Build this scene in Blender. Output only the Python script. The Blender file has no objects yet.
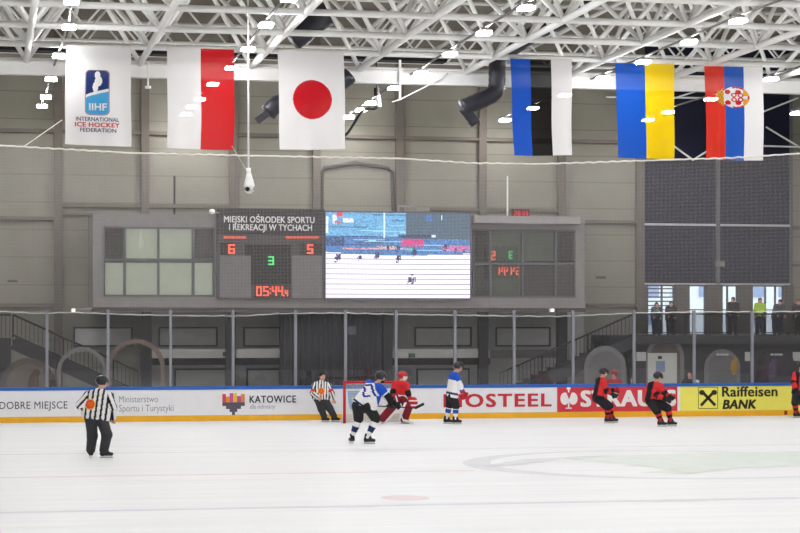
import bpy, math, random
import numpy as np
from mathutils import Vector, Matrix

random.seed(7); np.random.seed(7)
SC = bpy.context.scene
COL = SC.collection

# ------------------------------------------------------------------ camera, world, exposure
F = 2000.0                       # focal length in pixels of the 800 px frame
YAW = math.atan(410 / F)
CA, SA = math.cos(YAW), math.sin(YAW)
EYE = 3.0
HOR = 325.0
cam_d = bpy.data.cameras.new('camera'); cam = bpy.data.objects.new('camera', cam_d); COL.objects.link(cam)
cam.location = (0, 0, EYE); cam.rotation_euler = (math.pi / 2, 0, -YAW)
cam_d.sensor_width = 36; cam_d.lens = F / 800 * 36; cam_d.shift_y = (HOR - 266.5) / 800
cam_d.clip_start = 0.5; cam_d.clip_end = 400
SC.camera = cam

world = bpy.data.worlds.new('world'); SC.world = world; world.use_nodes = True
wb = world.node_tree.nodes['Background']
wb.inputs[0].default_value = (0.86, 0.94, 1.0, 1); wb.inputs[1].default_value = 2.3

SC.view_settings.view_transform = 'Standard'; SC.view_settings.look = 'None'
SC.view_settings.gamma = 1; SC.view_settings.exposure = 0.22
SC.view_settings.use_curve_mapping = False
SC.cycles.use_denoising = True
SC.cycles.transparent_max_bounces = 24
SC.cycles.max_bounces = 10
SC.cycles.diffuse_bounces = 5
SC.cycles.sample_clamp_indirect = 6
LAMP = 132.0                     # emission of one lamp lens

# ------------------------------------------------------------------ helpers
def at(px, py, Y):
    u = (px - 400) / F
    d = Y / (CA - u * SA)
    return Vector((d * (SA + u * CA), Y, EYE + (HOR - py) / F * d))

def lin(c):
    c = c / 255.0
    return c / 12.92 if c <= 0.04045 else ((c + 0.055) / 1.055) ** 2.4

def rgb(r, g, b): return (lin(r), lin(g), lin(b), 1.0)

_m = {}
def mat(name, col, rough=0.6, metal=0.0, var=0.06, scale=3.0, spec=0.3):
    if name in _m: return _m[name]
    m = bpy.data.materials.new(name); m.use_nodes = True; nt = m.node_tree
    b = nt.nodes['Principled BSDF']
    b.inputs['Roughness'].default_value = rough; b.inputs['Metallic'].default_value = metal
    b.inputs['Specular IOR Level'].default_value = spec
    c = rgb(*col)
    if var > 0:
        tc = nt.nodes.new('ShaderNodeTexCoord'); n = nt.nodes.new('ShaderNodeTexNoise'); n.inputs['Scale'].default_value = scale
        n.inputs['Detail'].default_value = 4
        mr = nt.nodes.new('ShaderNodeMapRange'); mr.inputs[1].default_value = 0.3; mr.inputs[2].default_value = 0.7
        mr.inputs[3].default_value = 1 - var; mr.inputs[4].default_value = 1 + var
        hs = nt.nodes.new('ShaderNodeHueSaturation'); hs.inputs['Color'].default_value = c
        L = nt.links
        L.new(tc.outputs['Object'], n.inputs['Vector']); L.new(n.outputs[0], mr.inputs[0]); L.new(mr.outputs[0], hs.inputs['Value'])
        L.new(hs.outputs[0], b.inputs['Base Color'])
    else:
        b.inputs['Base Color'].default_value = c
    _m[name] = m
    return m

def emit(name, col, strength):
    if name in _m: return _m[name]
    m = bpy.data.materials.new(name); m.use_nodes = True; nt = m.node_tree
    b = nt.nodes['Principled BSDF']
    b.inputs['Base Color'].default_value = (0.02, 0.02, 0.02, 1)
    b.inputs['Emission Color'].default_value = rgb(*col); b.inputs['Emission Strength'].default_value = strength
    _m[name] = m
    return m

def attr_mat(name, rough=0.8, emission=0.0):
    """pattern colours stored on the mesh (cloth stripes, screen pixels)"""
    if name in _m: return _m[name]
    m = bpy.data.materials.new(name); m.use_nodes = True; nt = m.node_tree
    b = nt.nodes['Principled BSDF']; a = nt.nodes.new('ShaderNodeAttribute'); a.attribute_name = 'Col'
    b.inputs['Roughness'].default_value = rough; b.inputs['Specular IOR Level'].default_value = 0.2
    if emission:
        b.inputs['Base Color'].default_value = (0.02, 0.02, 0.02, 1)
        nt.links.new(a.outputs['Color'], b.inputs['Emission Color']); b.inputs['Emission Strength'].default_value = emission
    else:
        nt.links.new(a.outputs['Color'], b.inputs['Base Color'])
    _m[name] = m
    return m

def glass_mat(name, tint, refl, rough=0.02, body=0.0, body_col=(150, 155, 150)):
    """pane: mostly see-through, mirror by fresnel, optional haze mixed in as diffuse colour"""
    if name in _m: return _m[name]
    m = bpy.data.materials.new(name); m.use_nodes = True; nt = m.node_tree; nt.nodes.clear(); L = nt.links
    out = nt.nodes.new('ShaderNodeOutputMaterial'); tr = nt.nodes.new('ShaderNodeBsdfTransparent'); gl = nt.nodes.new('ShaderNodeBsdfGlossy')
    tr.inputs[0].default_value = (*tint, 1); gl.inputs['Roughness'].default_value = rough
    fr = nt.nodes.new('ShaderNodeFresnel'); fr.inputs[0].default_value = 1.5
    mu = nt.nodes.new('ShaderNodeMath'); mu.operation = 'MULTIPLY'; mu.inputs[1].default_value = refl
    mx = nt.nodes.new('ShaderNodeMixShader'); L.new(fr.outputs[0], mu.inputs[0]); L.new(mu.outputs[0], mx.inputs[0])
    L.new(tr.outputs[0], mx.inputs[1]); L.new(gl.outputs[0], mx.inputs[2])
    if body > 0:
        df = nt.nodes.new('ShaderNodeBsdfDiffuse'); df.inputs[0].default_value = rgb(*body_col)
        m2 = nt.nodes.new('ShaderNodeMixShader'); m2.inputs[0].default_value = body
        L.new(mx.outputs[0], m2.inputs[1]); L.new(df.outputs[0], m2.inputs[2]); L.new(m2.outputs[0], out.inputs[0])
    else:
        L.new(mx.outputs[0], out.inputs[0])
    _m[name] = m
    return m

def tag(o, label=None, cat=None, group=None, kind=None):
    if label: o['label'] = label
    if cat: o['category'] = cat
    if group: o['group'] = group
    if kind: o['kind'] = kind
    return o

def empty(name, loc, label=None, cat=None, group=None, kind=None, rz=0.0):
    o = bpy.data.objects.new(name, None); COL.objects.link(o); o.location = loc; o.rotation_euler = (0, 0, rz)
    o.empty_display_size = 0.2
    return tag(o, label, cat, group, kind)

def world_loc(o):
    v = Vector((0, 0, 0))
    while o is not None:
        v += Vector(o.location); o = o.parent
    return v

def raw(name, verts, faces, m, parent=None, smooth=False, base=None, local=False):
    """verts in world space unless local; the origin goes to the base of the object"""
    V = [Vector(v) for v in verts]
    if not local:
        if parent is not None:
            off = world_loc(parent)
        elif base is not None:
            off = Vector(base)
        else:
            off = Vector(((min(v.x for v in V) + max(v.x for v in V)) / 2, (min(v.y for v in V) + max(v.y for v in V)) / 2, min(v.z for v in V)))
    else:
        off = Vector((0, 0, 0))
    me = bpy.data.meshes.new(name); me.from_pydata([v - off for v in V], [], faces); me.update()
    if m is not None: me.materials.append(m)
    if smooth: me.polygons.foreach_set('use_smooth', [True] * len(me.polygons))
    o = bpy.data.objects.new(name, me); COL.objects.link(o)
    if parent is not None: o.parent = parent
    elif not local: o.location = off
    return o

class MB:
    def __init__(s): s.v = []; s.f = []
    def box(s, x0, x1, y0, y1, z0, z1):
        n = len(s.v)
        s.v += [(x, y, z) for z in (z0, z1) for y in (y0, y1) for x in (x0, x1)]
        s.f += [tuple(n + i for i in q) for q in ((0, 2, 3, 1), (4, 5, 7, 6), (0, 1, 5, 4), (2, 6, 7, 3), (0, 4, 6, 2), (1, 3, 7, 5))]
        return s
    def bar(s, a, b, w, h, up=(0, 0, 1)):
        a = Vector(a); b = Vector(b); d = (b - a).normalized(); u = Vector(up)
        r = d.cross(u)
        if r.length < 1e-4: r = d.cross(Vector((0, 1, 0)))
        r.normalize(); u = r.cross(d).normalized(); n = len(s.v)
        for p in (a, b):
            for (i, j) in ((-1, -1), (1, -1), (1, 1), (-1, 1)): s.v.append(p + r * (i * w / 2) + u * (j * h / 2))
        s.f += [(n, n + 3, n + 2, n + 1), (n + 4, n + 5, n + 6, n + 7)] + [(n + k, n + (k + 1) % 4, n + 4 + (k + 1) % 4, n + 4 + k) for k in range(4)]
        return s
    def tube(s, pts, r, seg=8, r2=None):
        pts = [Vector(p) for p in pts]; N = len(pts); rings = []
        for i, p in enumerate(pts):
            d = (pts[min(i + 1, N - 1)] - pts[max(i - 1, 0)]).normalized()
            a = d.cross(Vector((0, 0, 1)))
            if a.length < 1e-3: a = d.cross(Vector((0, 1, 0)))
            a.normalize(); b = d.cross(a)
            rr = r if not callable(r) else r(i / (N - 1))
            n = len(s.v); rings.append(n)
            s.v += [p + (a * math.cos(2 * math.pi * k / seg) + b * math.sin(2 * math.pi * k / seg)) * rr for k in range(seg)]
        for i in range(N - 1):
            for k in range(seg):
                s.f.append((rings[i] + k, rings[i] + (k + 1) % seg, rings[i + 1] + (k + 1) % seg, rings[i + 1] + k))
        s.f.append(tuple(rings[0] + k for k in range(seg))[::-1]); s.f.append(tuple(rings[-1] + k for k in range(seg)))
        return s
    def prism(s, poly, y0, y1):
        """poly: (x, z) outline, counter-clockwise seen from -Y"""
        n = len(s.v); N = len(poly)
        s.v += [(x, y0, z) for x, z in poly] + [(x, y1, z) for x, z in poly]
        s.f.append(tuple(n + k for k in range(N))); s.f.append(tuple(n + N + k for k in range(N))[::-1])
        s.f += [(n + (k + 1) % N, n + k, n + N + k, n + N + (k + 1) % N) for k in range(N)]
        return s
    def sphere(s, c, rx, ry=None, rz=None, nu=14, nv=8):
        ry = ry or rx; rz = rz or rx; n = len(s.v)
        for j in range(nv + 1):
            t = math.pi * j / nv
            for i in range(nu):
                p = 2 * math.pi * i / nu
                s.v.append((c[0] + rx * math.sin(t) * math.cos(p), c[1] + ry * math.sin(t) * math.sin(p), c[2] + rz * math.cos(t)))
        for j in range(nv):
            for i in range(nu):
                s.f.append((n + j * nu + i, n + (j + 1) * nu + i, n + (j + 1) * nu + (i + 1) % nu, n + j * nu + (i + 1) % nu))
        return s
    def build(s, name, m, parent=None, smooth=False, base=None, local=False):
        return raw(name, s.v, s.f, m, parent, smooth, base, local)

def pbox(px0, px1, py0, py1, Y, depth):
    """box whose front face fills the pixel rectangle at distance Y (py0 top)"""
    a = at(px0, py1, Y); b = at(px1, py0, Y)
    c = at(px1, py1, Y); d = at(px0, py0, Y)
    z0 = (a.z + c.z) / 2; z1 = (b.z + d.z) / 2
    return (a.x, b.x, Y, Y + depth, z0, z1)

def text_mesh(body, bold=0.0, shear=0.0, space=1.0):
    c = bpy.data.curves.new('t', 'FONT'); c.body = body; c.shear = shear; c.space_character = space + bold * 1.2; c.resolution_u = 3
    o = bpy.data.objects.new('t', c); COL.objects.link(o)
    me = bpy.data.meshes.new_from_object(o.evaluated_get(bpy.context.evaluated_depsgraph_get()))
    v = np.array([tuple(p.co) for p in me.vertices]); f = [tuple(p.vertices) for p in me.polygons]
    bpy.data.objects.remove(o); bpy.data.curves.remove(c); bpy.data.meshes.remove(me)
    if bold:                      # heavier strokes: overlaid copies a hair apart
        V, Fs = [], []
        for k_, (dx, dy) in enumerate(((-1, -.6), (1, -.6), (-1, .6), (1, .6), (0, 0))):
            n = sum(len(q) for q in V); V.append(v + np.array((dx * bold, dy * bold, k_ * 0.003))); Fs += [tuple(i + n for i in q) for q in f]
        v, f = np.concatenate(V), Fs
    return v, f

def lettering(name, body, px0, px1, ytop, ybase, Y, m, parent, bold=0.0, shear=0.0, space=1.0, capref='H', yat=None):
    """text whose capitals run from ytop to ybase and whose ink spans px0..px1 on the plane Y"""
    v, f = text_mesh(body, bold, shear, space)
    cv, _ = text_mesh(capref, bold)
    cap = cv[:, 1].max(); x0, x1 = v[:, 0].min(), v[:, 0].max()
    A = at(px0, ybase, Y); B = at(px1, ybase, Y); T = at((px0 + px1) / 2, ytop, Y); Bm = at((px0 + px1) / 2, ybase, Y)
    V = [(A.x + (p[0] - x0) / (x1 - x0) * (B.x - A.x), Y - p[2], Bm.z + p[1] / cap * (T.z - Bm.z)) for p in v]
    return raw(name, V, f, m, parent)

def colour_grid(name, nx, ny, P, colfn, m, parent=None, thick=None):
    """grid of nx x ny cells; P(u,v)->point, colfn(u,v)->linear rgb; colours are the print of the surface"""
    V = [P(i / nx, j / ny) for j in range(ny + 1) for i in range(nx + 1)]
    Fc = [(j * (nx + 1) + i, j * (nx + 1) + i + 1, (j + 1) * (nx + 1) + i + 1, (j + 1) * (nx + 1) + i) for j in range(ny) for i in range(nx)]
    o = raw(name, V, Fc, m, parent)
    at_ = o.data.color_attributes.new('Col', 'FLOAT_COLOR', 'CORNER')
    arr = np.zeros((len(Fc) * 4, 4), np.float32); arr[:, 3] = 1
    k = 0
    for j in range(ny):
        for i in range(nx):
            c = colfn((i + 0.5) / nx, (j + 0.5) / ny); arr[k:k + 4, :3] = c[:3]; k += 4
    at_.data.foreach_set('color', arr.ravel())
    return o

def copy_tree(o, parent=None):
    c = o.copy(); COL.objects.link(c); c.parent = parent
    for ch in [x for x in o.children]: copy_tree(ch, c)
    return c

ORD = ['first', 'second', 'third', 'fourth', 'fifth', 'sixth', 'seventh', 'eighth', 'ninth', 'tenth', 'eleventh', 'twelfth', 'thirteenth',
       'fourteenth', 'fifteenth', 'sixteenth', 'seventeenth', 'eighteenth', 'nineteenth', 'twentieth', 'twenty-first', 'twenty-second']

# ------------------------------------------------------------------ main distances
YB = 62.4        # far boards
YN = 62.75       # safety net
YR = 66.3        # flag chord
YG = 70.8        # white girder
YW = 86.0        # far hall wall
YF = 82.0        # gallery front
YT = 80.0        # terrace edge
XL, XR = -12.0, 46.0
ZC = 12.2        # lower chords of the roof
ZROOF = 15.6

# ------------------------------------------------------------------ structure materials
def ice_mat():
    m = bpy.data.materials.new('ice'); m.use_nodes = True; nt = m.node_tree; L = nt.links
    b = nt.nodes['Principled BSDF']; b.inputs['Roughness'].default_value = 0.42; b.inputs['Specular IOR Level'].default_value = 0.25
    tc = nt.nodes.new('ShaderNodeTexCoord'); mp = nt.nodes.new('ShaderNodeMapping'); mp.inputs['Scale'].default_value = (0.12, 1.6, 1)
    n = nt.nodes.new('ShaderNodeTexNoise'); n.inputs['Scale'].default_value = 1.3; n.inputs['Detail'].default_value = 6; n.inputs['Roughness'].default_value = 0.65
    r = nt.nodes.new('ShaderNodeValToRGB')
    r.color_ramp.elements[0].position = 0.3; r.color_ramp.elements[0].color = rgb(229, 230, 232)
    r.color_ramp.elements[1].position = 0.62; r.color_ramp.elements[1].color = rgb(240, 240, 240)
    L.new(tc.outputs['Object'], mp.inputs[0]); L.new(mp.outputs[0], n.inputs['Vector']); L.new(n.outputs[0], r.inputs[0]); L.new(r.outputs[0], b.inputs['Base Color'])
    return m

def wall_mat():
    """beige sandwich panels with faint horizontal joints every 1.17 m and a little grime"""
    m = bpy.data.materials.new('wall_panels'); m.use_nodes = True; nt = m.node_tree; L = nt.links
    b = nt.nodes['Principled BSDF']; b.inputs['Roughness'].default_value = 0.75; b.inputs['Specular IOR Level'].default_value = 0.15
    tc = nt.nodes.new('ShaderNodeTexCoord'); sx = nt.nodes.new('ShaderNodeSeparateXYZ'); L.new(tc.outputs['Object'], sx.inputs[0])
    d = nt.nodes.new('ShaderNodeMath'); d.operation = 'DIVIDE'; d.inputs[1].default_value = 1.17; L.new(sx.outputs['Z'], d.inputs[0])
    fr = nt.nodes.new('ShaderNodeMath'); fr.operation = 'FRACT'; L.new(d.outputs[0], fr.inputs[0])
    lt = nt.nodes.new('ShaderNodeMath'); lt.operation = 'LESS_THAN'; lt.inputs[1].default_value = 0.035; L.new(fr.outputs[0], lt.inputs[0])
    n = nt.nodes.new('ShaderNodeTexNoise'); n.inputs['Scale'].default_value = 0.6; n.inputs['Detail'].default_value = 5; L.new(tc.outputs['Object'], n.inputs['Vector'])
    r = nt.nodes.new('ShaderNodeValToRGB'); r.color_ramp.elements[0].position = 0.3; r.color_ramp.elements[0].color = rgb(139, 135, 124)
    r.color_ramp.elements[1].position = 0.7; r.color_ramp.elements[1].color = rgb(149, 145, 134); L.new(n.outputs[0], r.inputs[0])
    mx = nt.nodes.new('ShaderNodeMix'); mx.data_type = 'RGBA'; L.new(lt.outputs[0], mx.inputs[0]); L.new(r.outputs[0], mx.inputs[6]); mx.inputs[7].default_value = rgb(124, 120, 110)
    L.new(mx.outputs[2], b.inputs['Base Color'])
    return m

M_ICE = ice_mat(); M_WALL = wall_mat()
M_COL = mat('brown_grey_steel', (112, 104, 96), 0.6)
M_WHITE_STEEL = mat('white_painted_steel', (246, 246, 244), 0.5, var=0.02)
M_GREY = mat('grey_cladding', (134, 130, 129), 0.6)
M_DGREY = mat('dark_grey_cladding', (84, 80, 80), 0.6)
M_BLACK = mat('black_matt', (30, 29, 31), 0.7)
M_CONC = mat('concrete', (196, 194, 190), 0.8)
M_NAVY = mat('navy_blind', (30, 32, 54), 0.7)
M_POST = mat('aluminium_post', (138, 140, 148), 0.5, 0.3)
M_ROPE = mat('white_rope', (226, 222, 214), 0.8)
M_DECK = mat('roof_deck', (128, 122, 112), 0.8)
M_CHAR = mat('charcoal_wall', (68, 66, 68), 0.8)
M_STEELD = mat('dark_railing', (44, 43, 46), 0.5)

# ------------------------------------------------------------------ setting
fl = MB().box(XL, XR, -8, YB + 0.15, -0.2, 0).build('floor', M_ICE, base=(0, 0, 0)); tag(fl, kind='structure')
f2 = MB().box(XL, XR, YB + 0.15, YW + 0.5, -0.2, 0).build('floor', M_CONC, base=(0, YB, 0)); tag(f2, kind='structure')
ce = MB().box(XL, XR, -8, YW + 0.3, ZROOF, ZROOF + 0.3).build('ceiling', M_DECK); tag(ce, kind='structure')
xa = at(643, 300, YW).x; xb = at(791, 300, YW).x           # glazed bay of the far wall
ZT = 2.55                                                  # terrace level
wb_ = MB().box(XL, xa, YW, YW + 0.3, 0, ZROOF).box(xb, XR, YW, YW + 0.3, 0, ZROOF).box(xa, xb, YW, YW + 0.3, 0, ZT)
tag(wb_.build('wall_back', M_WALL, base=(0, YW, 0)), kind='structure')
tag(MB().box(XL - 0.3, XL, -8, YW + 0.3, 0, ZROOF).build('wall_left', M_WALL), kind='structure')
tag(MB().box(XR, XR + 0.3, -8, YW + 0.3, 0, ZROOF).build('wall_right', M_WALL), kind='structure')
tag(MB().box(XL, XR, -8.3, -8, 0, ZROOF).build('wall_front', M_WALL), kind='structure')

# painted marks in the ice (children of the floor)
def paint(name, pts_list, m, z=0.004):
    V = []; Fc = []
    for poly in pts_list:
        n = len(V); V += [(x, y, z) for x, y in poly]; Fc.append(tuple(range(n, n + len(poly))))
    return raw(name, V, Fc, m, fl)
M_PRED = mat('frosted_red_paint', (228, 213, 213), 0.45, var=0.05, scale=2)
M_PBLUE = mat('frosted_blue_paint', (213, 216, 223), 0.45, var=0.05, scale=2)
M_PGREY = mat('frosted_grey_paint', (217, 218, 222), 0.45, var=0.05, scale=2)
M_PGREEN = mat('frosted_green_paint', (217, 226, 217), 0.45, var=0.04, scale=2)
def hline(Y, w, m, x0=XL, x1=XR): return paint('painted_line', [[(x0, Y), (x1, Y), (x1, Y + w), (x0, Y + w)]], m)
hline(47.0, 0.22, M_PGREY); hline(32.4, 0.32, M_PBLUE)
xc = at(463, 469, 1); _d = 2000 * 3 / 138.5
cxr = _d * (SA + (668 - 400) / F * CA); cyr = _d * (CA - (668 - 400) / F * SA)
hline(39.9, 0.26, M_PRED, XL, cxr - 4.6)
def ring(cx, cy, r0x, r0y, r1, n=72, off=0.0):
    q = []
    for k in range(n):
        a, b = 2 * math.pi * k / n, 2 * math.pi * (k + 1) / n
        q.append([(cx + off + r0x * math.cos(a), cy + r0y * math.sin(a)), (cx + r1 * math.cos(a), cy + r1 * math.sin(a)),
                  (cx + r1 * math.cos(b), cy + r1 * math.sin(b)), (cx + off + r0x * math.cos(b), cy + r0y * math.sin(b))])
    return q
paint('painted_circle', ring(cxr, cyr, 3.95, 4.18, 4.45, off=0.12), M_PGREY)
def icepx(px, py):
    d = 2000 * 3 / (py - HOR); u = (px - 400) / F
    return (d * (SA + u * CA), d * (CA - u * SA))
paint('painted_emblem', [[icepx(*p) for p in [(556, 458), (640, 455), (720, 453), (800, 451.5), (850, 452), (850, 470), (792, 466), (740, 468), (690, 474), (640, 473), (672, 469), (620, 464)]],
                         ], M_PGREEN, 0.006)
paint('painted_emblem', [[icepx(*p) for p in [(476, 466.5), (520, 460), (580, 456.5), (620, 455.2), (560, 459), (520, 465)]]], M_PGREY, 0.008)
dx, dy = icepx(405, 498)
paint('painted_spot', [[(dx + 0.42 * math.cos(2 * math.pi * k / 24), dy + 0.55 * math.sin(2 * math.pi * k / 24)) for k in range(24)]], M_PRED)

# wall columns and ledges
for px in (58, 145, 233, 316, 399, 482, 561, 639):
    p = at(px, 200, YW)
    tag(MB().box(p.x - 0.17, p.x + 0.17, YW - 0.22, YW, 0, ZROOF).build('trim_1', M_COL), kind='structure')
def ledge(px0, px1, py, h=0.16, d=0.18, m=M_COL):
    z = at((px0 + px1) / 2, py, YW).z
    tag(MB().box(at(px0, py, YW).x, at(px1, py, YW).x, YW - d, YW, z - h / 2, z + h / 2).build('trim_2', m), kind='structure')
ledge(-260, 640, 134); ledge(-260, 57, 217); ledge(60, 232, 206); ledge(60, 100, 214, 0.1); ledge(430, 560, 210, 0.14); ledge(563, 638, 222, 0.14); ledge(-260, 57, 305); ledge(586, 638, 305, 0.14)
ledge(792, 1000, 229, 0.14); ledge(792, 1000, 266, 0.1)

# glazed bay with navy blinds
w1 = empty('window_1', ((xa + xb) / 2, YW, ZT)); tag(w1, kind='structure')
xm = at(718, 200, YW).x
zs = [ZT + 2.3, at(718, 225, YW).z, at(718, 166, YW).z, at(718, 97, YW).z, ZROOF]
for i in range(4):
    for (x0, x1) in ((xa, xm - 0.09), (xm + 0.09, xb)):
        MB().box(x0 + 0.05, x1 - 0.05, YW + 0.04, YW + 0.08, zs[i] + 0.06, zs[i + 1] - 0.03).build('blind', M_NAVY, w1)
fr = MB().box(xm - 0.09, xm + 0.09, YW - 0.06, YW + 0.12, ZT + 2.3, ZROOF).box(xa - 0.06, xa + 0.06, YW - 0.06, YW + 0.1, ZT, ZROOF).box(xb - 0.06, xb + 0.06, YW - 0.06, YW + 0.1, ZT, ZROOF)
fr.build('window_frame', mat('frame_grey', (112, 110, 116), 0.5), w1)
tr = MB()
for z in (zs[0], zs[1]): tr.box(xa, xb, YW - 0.03, YW + 0.06, z - 0.045, z + 0.045)
tr.build('transom', mat('pale_transom', (200, 198, 204), 0.4), w1)
MB().box(xa, xb, YW + 0.14, YW + 0.18, ZT + 2.3, ZROOF).build('backing', M_BLACK, w1)
p = at(719, 264, YW); MB().box(p.x - 0.22, p.x + 0.22, YW - 0.16, YW - 0.06, p.z - 0.12, p.z + 0.12).build('junction_box', M_GREY, w1)

# steel bracing in front of the blinds
br = empty('wind_bracing', at(700, 160, YW - 0.4), 'thin white bracing rods crossing in front of the navy blinds', 'bracing')
for a, b in (((606, 97), (715, 98)), ((672, 99), (706, 88)), ((664, 139), (693, 160)), ((693, 160), (712, 148)), ((760, 113), (798, 98)), ((766, 127), (806, 151)), ((764, 146), (800, 147))):
    MB().tube([at(a[0], a[1], YW - 0.4), at(b[0], b[1], YW - 0.4)], 0.045, 6).build('rod', M_WHITE_STEEL, br)

# ------------------------------------------------------------------ terrace, doors to daylight, lower walls on the right
xt0 = at(634, 335, YT).x
tag(MB().box(xt0, XR, YT, YW, ZT - 0.35, ZT).build('trim_3', M_CHAR), kind='structure')
tag(MB().box(xt0, XR, YT + 0.4, YT + 0.7, 0, ZT - 0.35).build('trim_4', M_CHAR), kind='structure')
M_PIER = mat('grey_pier', (104, 98, 92), 0.7)
piers = MB()
for a, b in ((640, 647.5), (675, 689), (706, 722), (738, 752), (784, 793)):
    piers.box(at(a, 300, YW).x, at(b, 300, YW).x, YW - 0.1, YW + 0.25, ZT, ZT + 2.28)
tag(piers.build('trim_5', M_PIER), kind='structure')
M_PANE = glass_mat('door_glass', (0.92, 0.95, 0.97), 0.6)
M_FRAME = mat('door_frame_grey', (96, 98, 104), 0.5)
for n, (a, b, mull) in enumerate(((647.5, 675, (662.5,)), (689, 706, ()), (722, 738, (728,)), (752, 784, (766, 776)))):
    x0, x1 = at(a, 300, YW).x, at(b, 300, YW).x
    w = empty('window_%d' % (n + 2), ((x0 + x1) / 2, YW + 0.1, ZT)); tag(w, kind='structure')
    f = MB().box(x0, x0 + 0.06, YW + 0.08, YW + 0.16, ZT, ZT + 2.28).box(x1 - 0.06, x1, YW + 0.08, YW + 0.16, ZT, ZT + 2.28)
    f.box(x0, x1, YW + 0.08, YW + 0.16, ZT + 1.12, ZT + 1.17).box(x0, x1, YW + 0.08, YW + 0.16, ZT, ZT + 0.05).box(x0, x1, YW + 0.08, YW + 0.16, ZT + 2.2, ZT + 2.28)
    for q in mull: xq = at(q, 300, YW).x; f.box(xq - 0.04, xq + 0.04, YW + 0.08, YW + 0.16, ZT, ZT + 2.28)
    if n == 0:
        for k in range(5): f.box(x0, x1, YW + 0.09, YW + 0.13, ZT + 1.3 + k * 0.19, ZT + 1.36 + k * 0.19)
    f.build('window_frame', M_FRAME, w)
    MB().box(x0 + 0.06, x1 - 0.06, YW + 0.11, YW + 0.125, ZT + 0.05, ZT + 2.2).build('pane', M_PANE, w)

# outside: street level and a pale apartment block
tag(MB().box(10, 90, YW + 0.5, 150, 2.0, 2.4).build('floor', mat('street_paving', (150, 150, 150), 0.9), base=(40, 100, 2)), kind='structure')
ob = empty('apartment_building', (44, 128, 2.4), 'pale apartment block outdoors seen through the terrace doors', 'building')
MB().box(22, 72, 128, 138, 2.4, 16).build('facade', mat('pale_render', (242, 242, 240), 0.9), ob)
for i in range(25):
    for j in range(3):
        x = 24 + i * 1.9; z = 3.0 + j * 1.9
        if (i * 7 + j * 3) % 5 == 4: continue
        MB().box(x, x + 0.95, 127.9, 128, z, z + 0.95).build('facade_window', mat('blue_grey_window', (150, 166, 196), 0.3), ob)

# terrace railing
rail = empty('terrace_railing', at(715, 335, YT + 0.15), 'dark railing along the edge of the spectator terrace', 'railing')
rx0, rx1 = at(634, 320, YT).x, at(830, 320, YT).x
zr = at(715, 314, YT).z
MB().tube([(rx0, YT + 0.15, zr), (rx1, YT + 0.15, zr)], 0.035).build('top_rail', M_STEELD, rail)
MB().tube([(rx0, YT + 0.15, ZT + 0.12), (rx1, YT + 0.15, ZT + 0.12)], 0.025).build('bottom_rail', M_STEELD, rail)
n = 0; x = rx0
while x < rx1:
    MB().bar((x, YT + 0.15, ZT), (x, YT + 0.15, zr), 0.05, 0.05).build('rail_post', M_STEELD, rail); x += 1.15
MB().box(rx0, rx1, YT + 0.13, YT + 0.145, ZT + 0.14, zr - 0.05).build('infill', glass_mat('smoked_infill', (0.72, 0.72, 0.74), 0.5), rail)

# white access door, small signs, round-topped niches below the terrace
YQ = YT + 0.4
dr = empty('door_1', at(662, 400, YQ)); tag(dr, kind='structure')
x0, x1 = at(647.5, 370, YQ).x, at(676.5, 370, YQ).x; zt = at(662, 353, YQ).z
MB().box(x0, x1, YQ - 0.06, YQ, 0, zt).build('leaf', mat('white_door', (205, 205, 198), 0.5), dr)
MB().box(*pbox(656, 665, 361, 372, YQ - 0.07, 0.01)).build('notice', mat('notice_blue', (140, 150, 180), 0.6), dr)
MB().box(*pbox(658, 662, 356, 359, YQ - 0.075, 0.015)).build('handle', M_STEELD, dr)
for (a, b, lab) in ((636.5, 646, 'small white sign plate left of the white door'), (745, 751.5, 'small white sign plate right of the middle niche'), (793, 801, 'small white sign plate at the right edge under the terrace')):
    tag(MB().box(*pbox(a, b, 352, 361, YQ - 0.03, 0.03)).build('sign_plate', mat('white_plate', (205, 203, 200), 0.5)), lab, 'sign', 'sign plates under the terrace')
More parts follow.
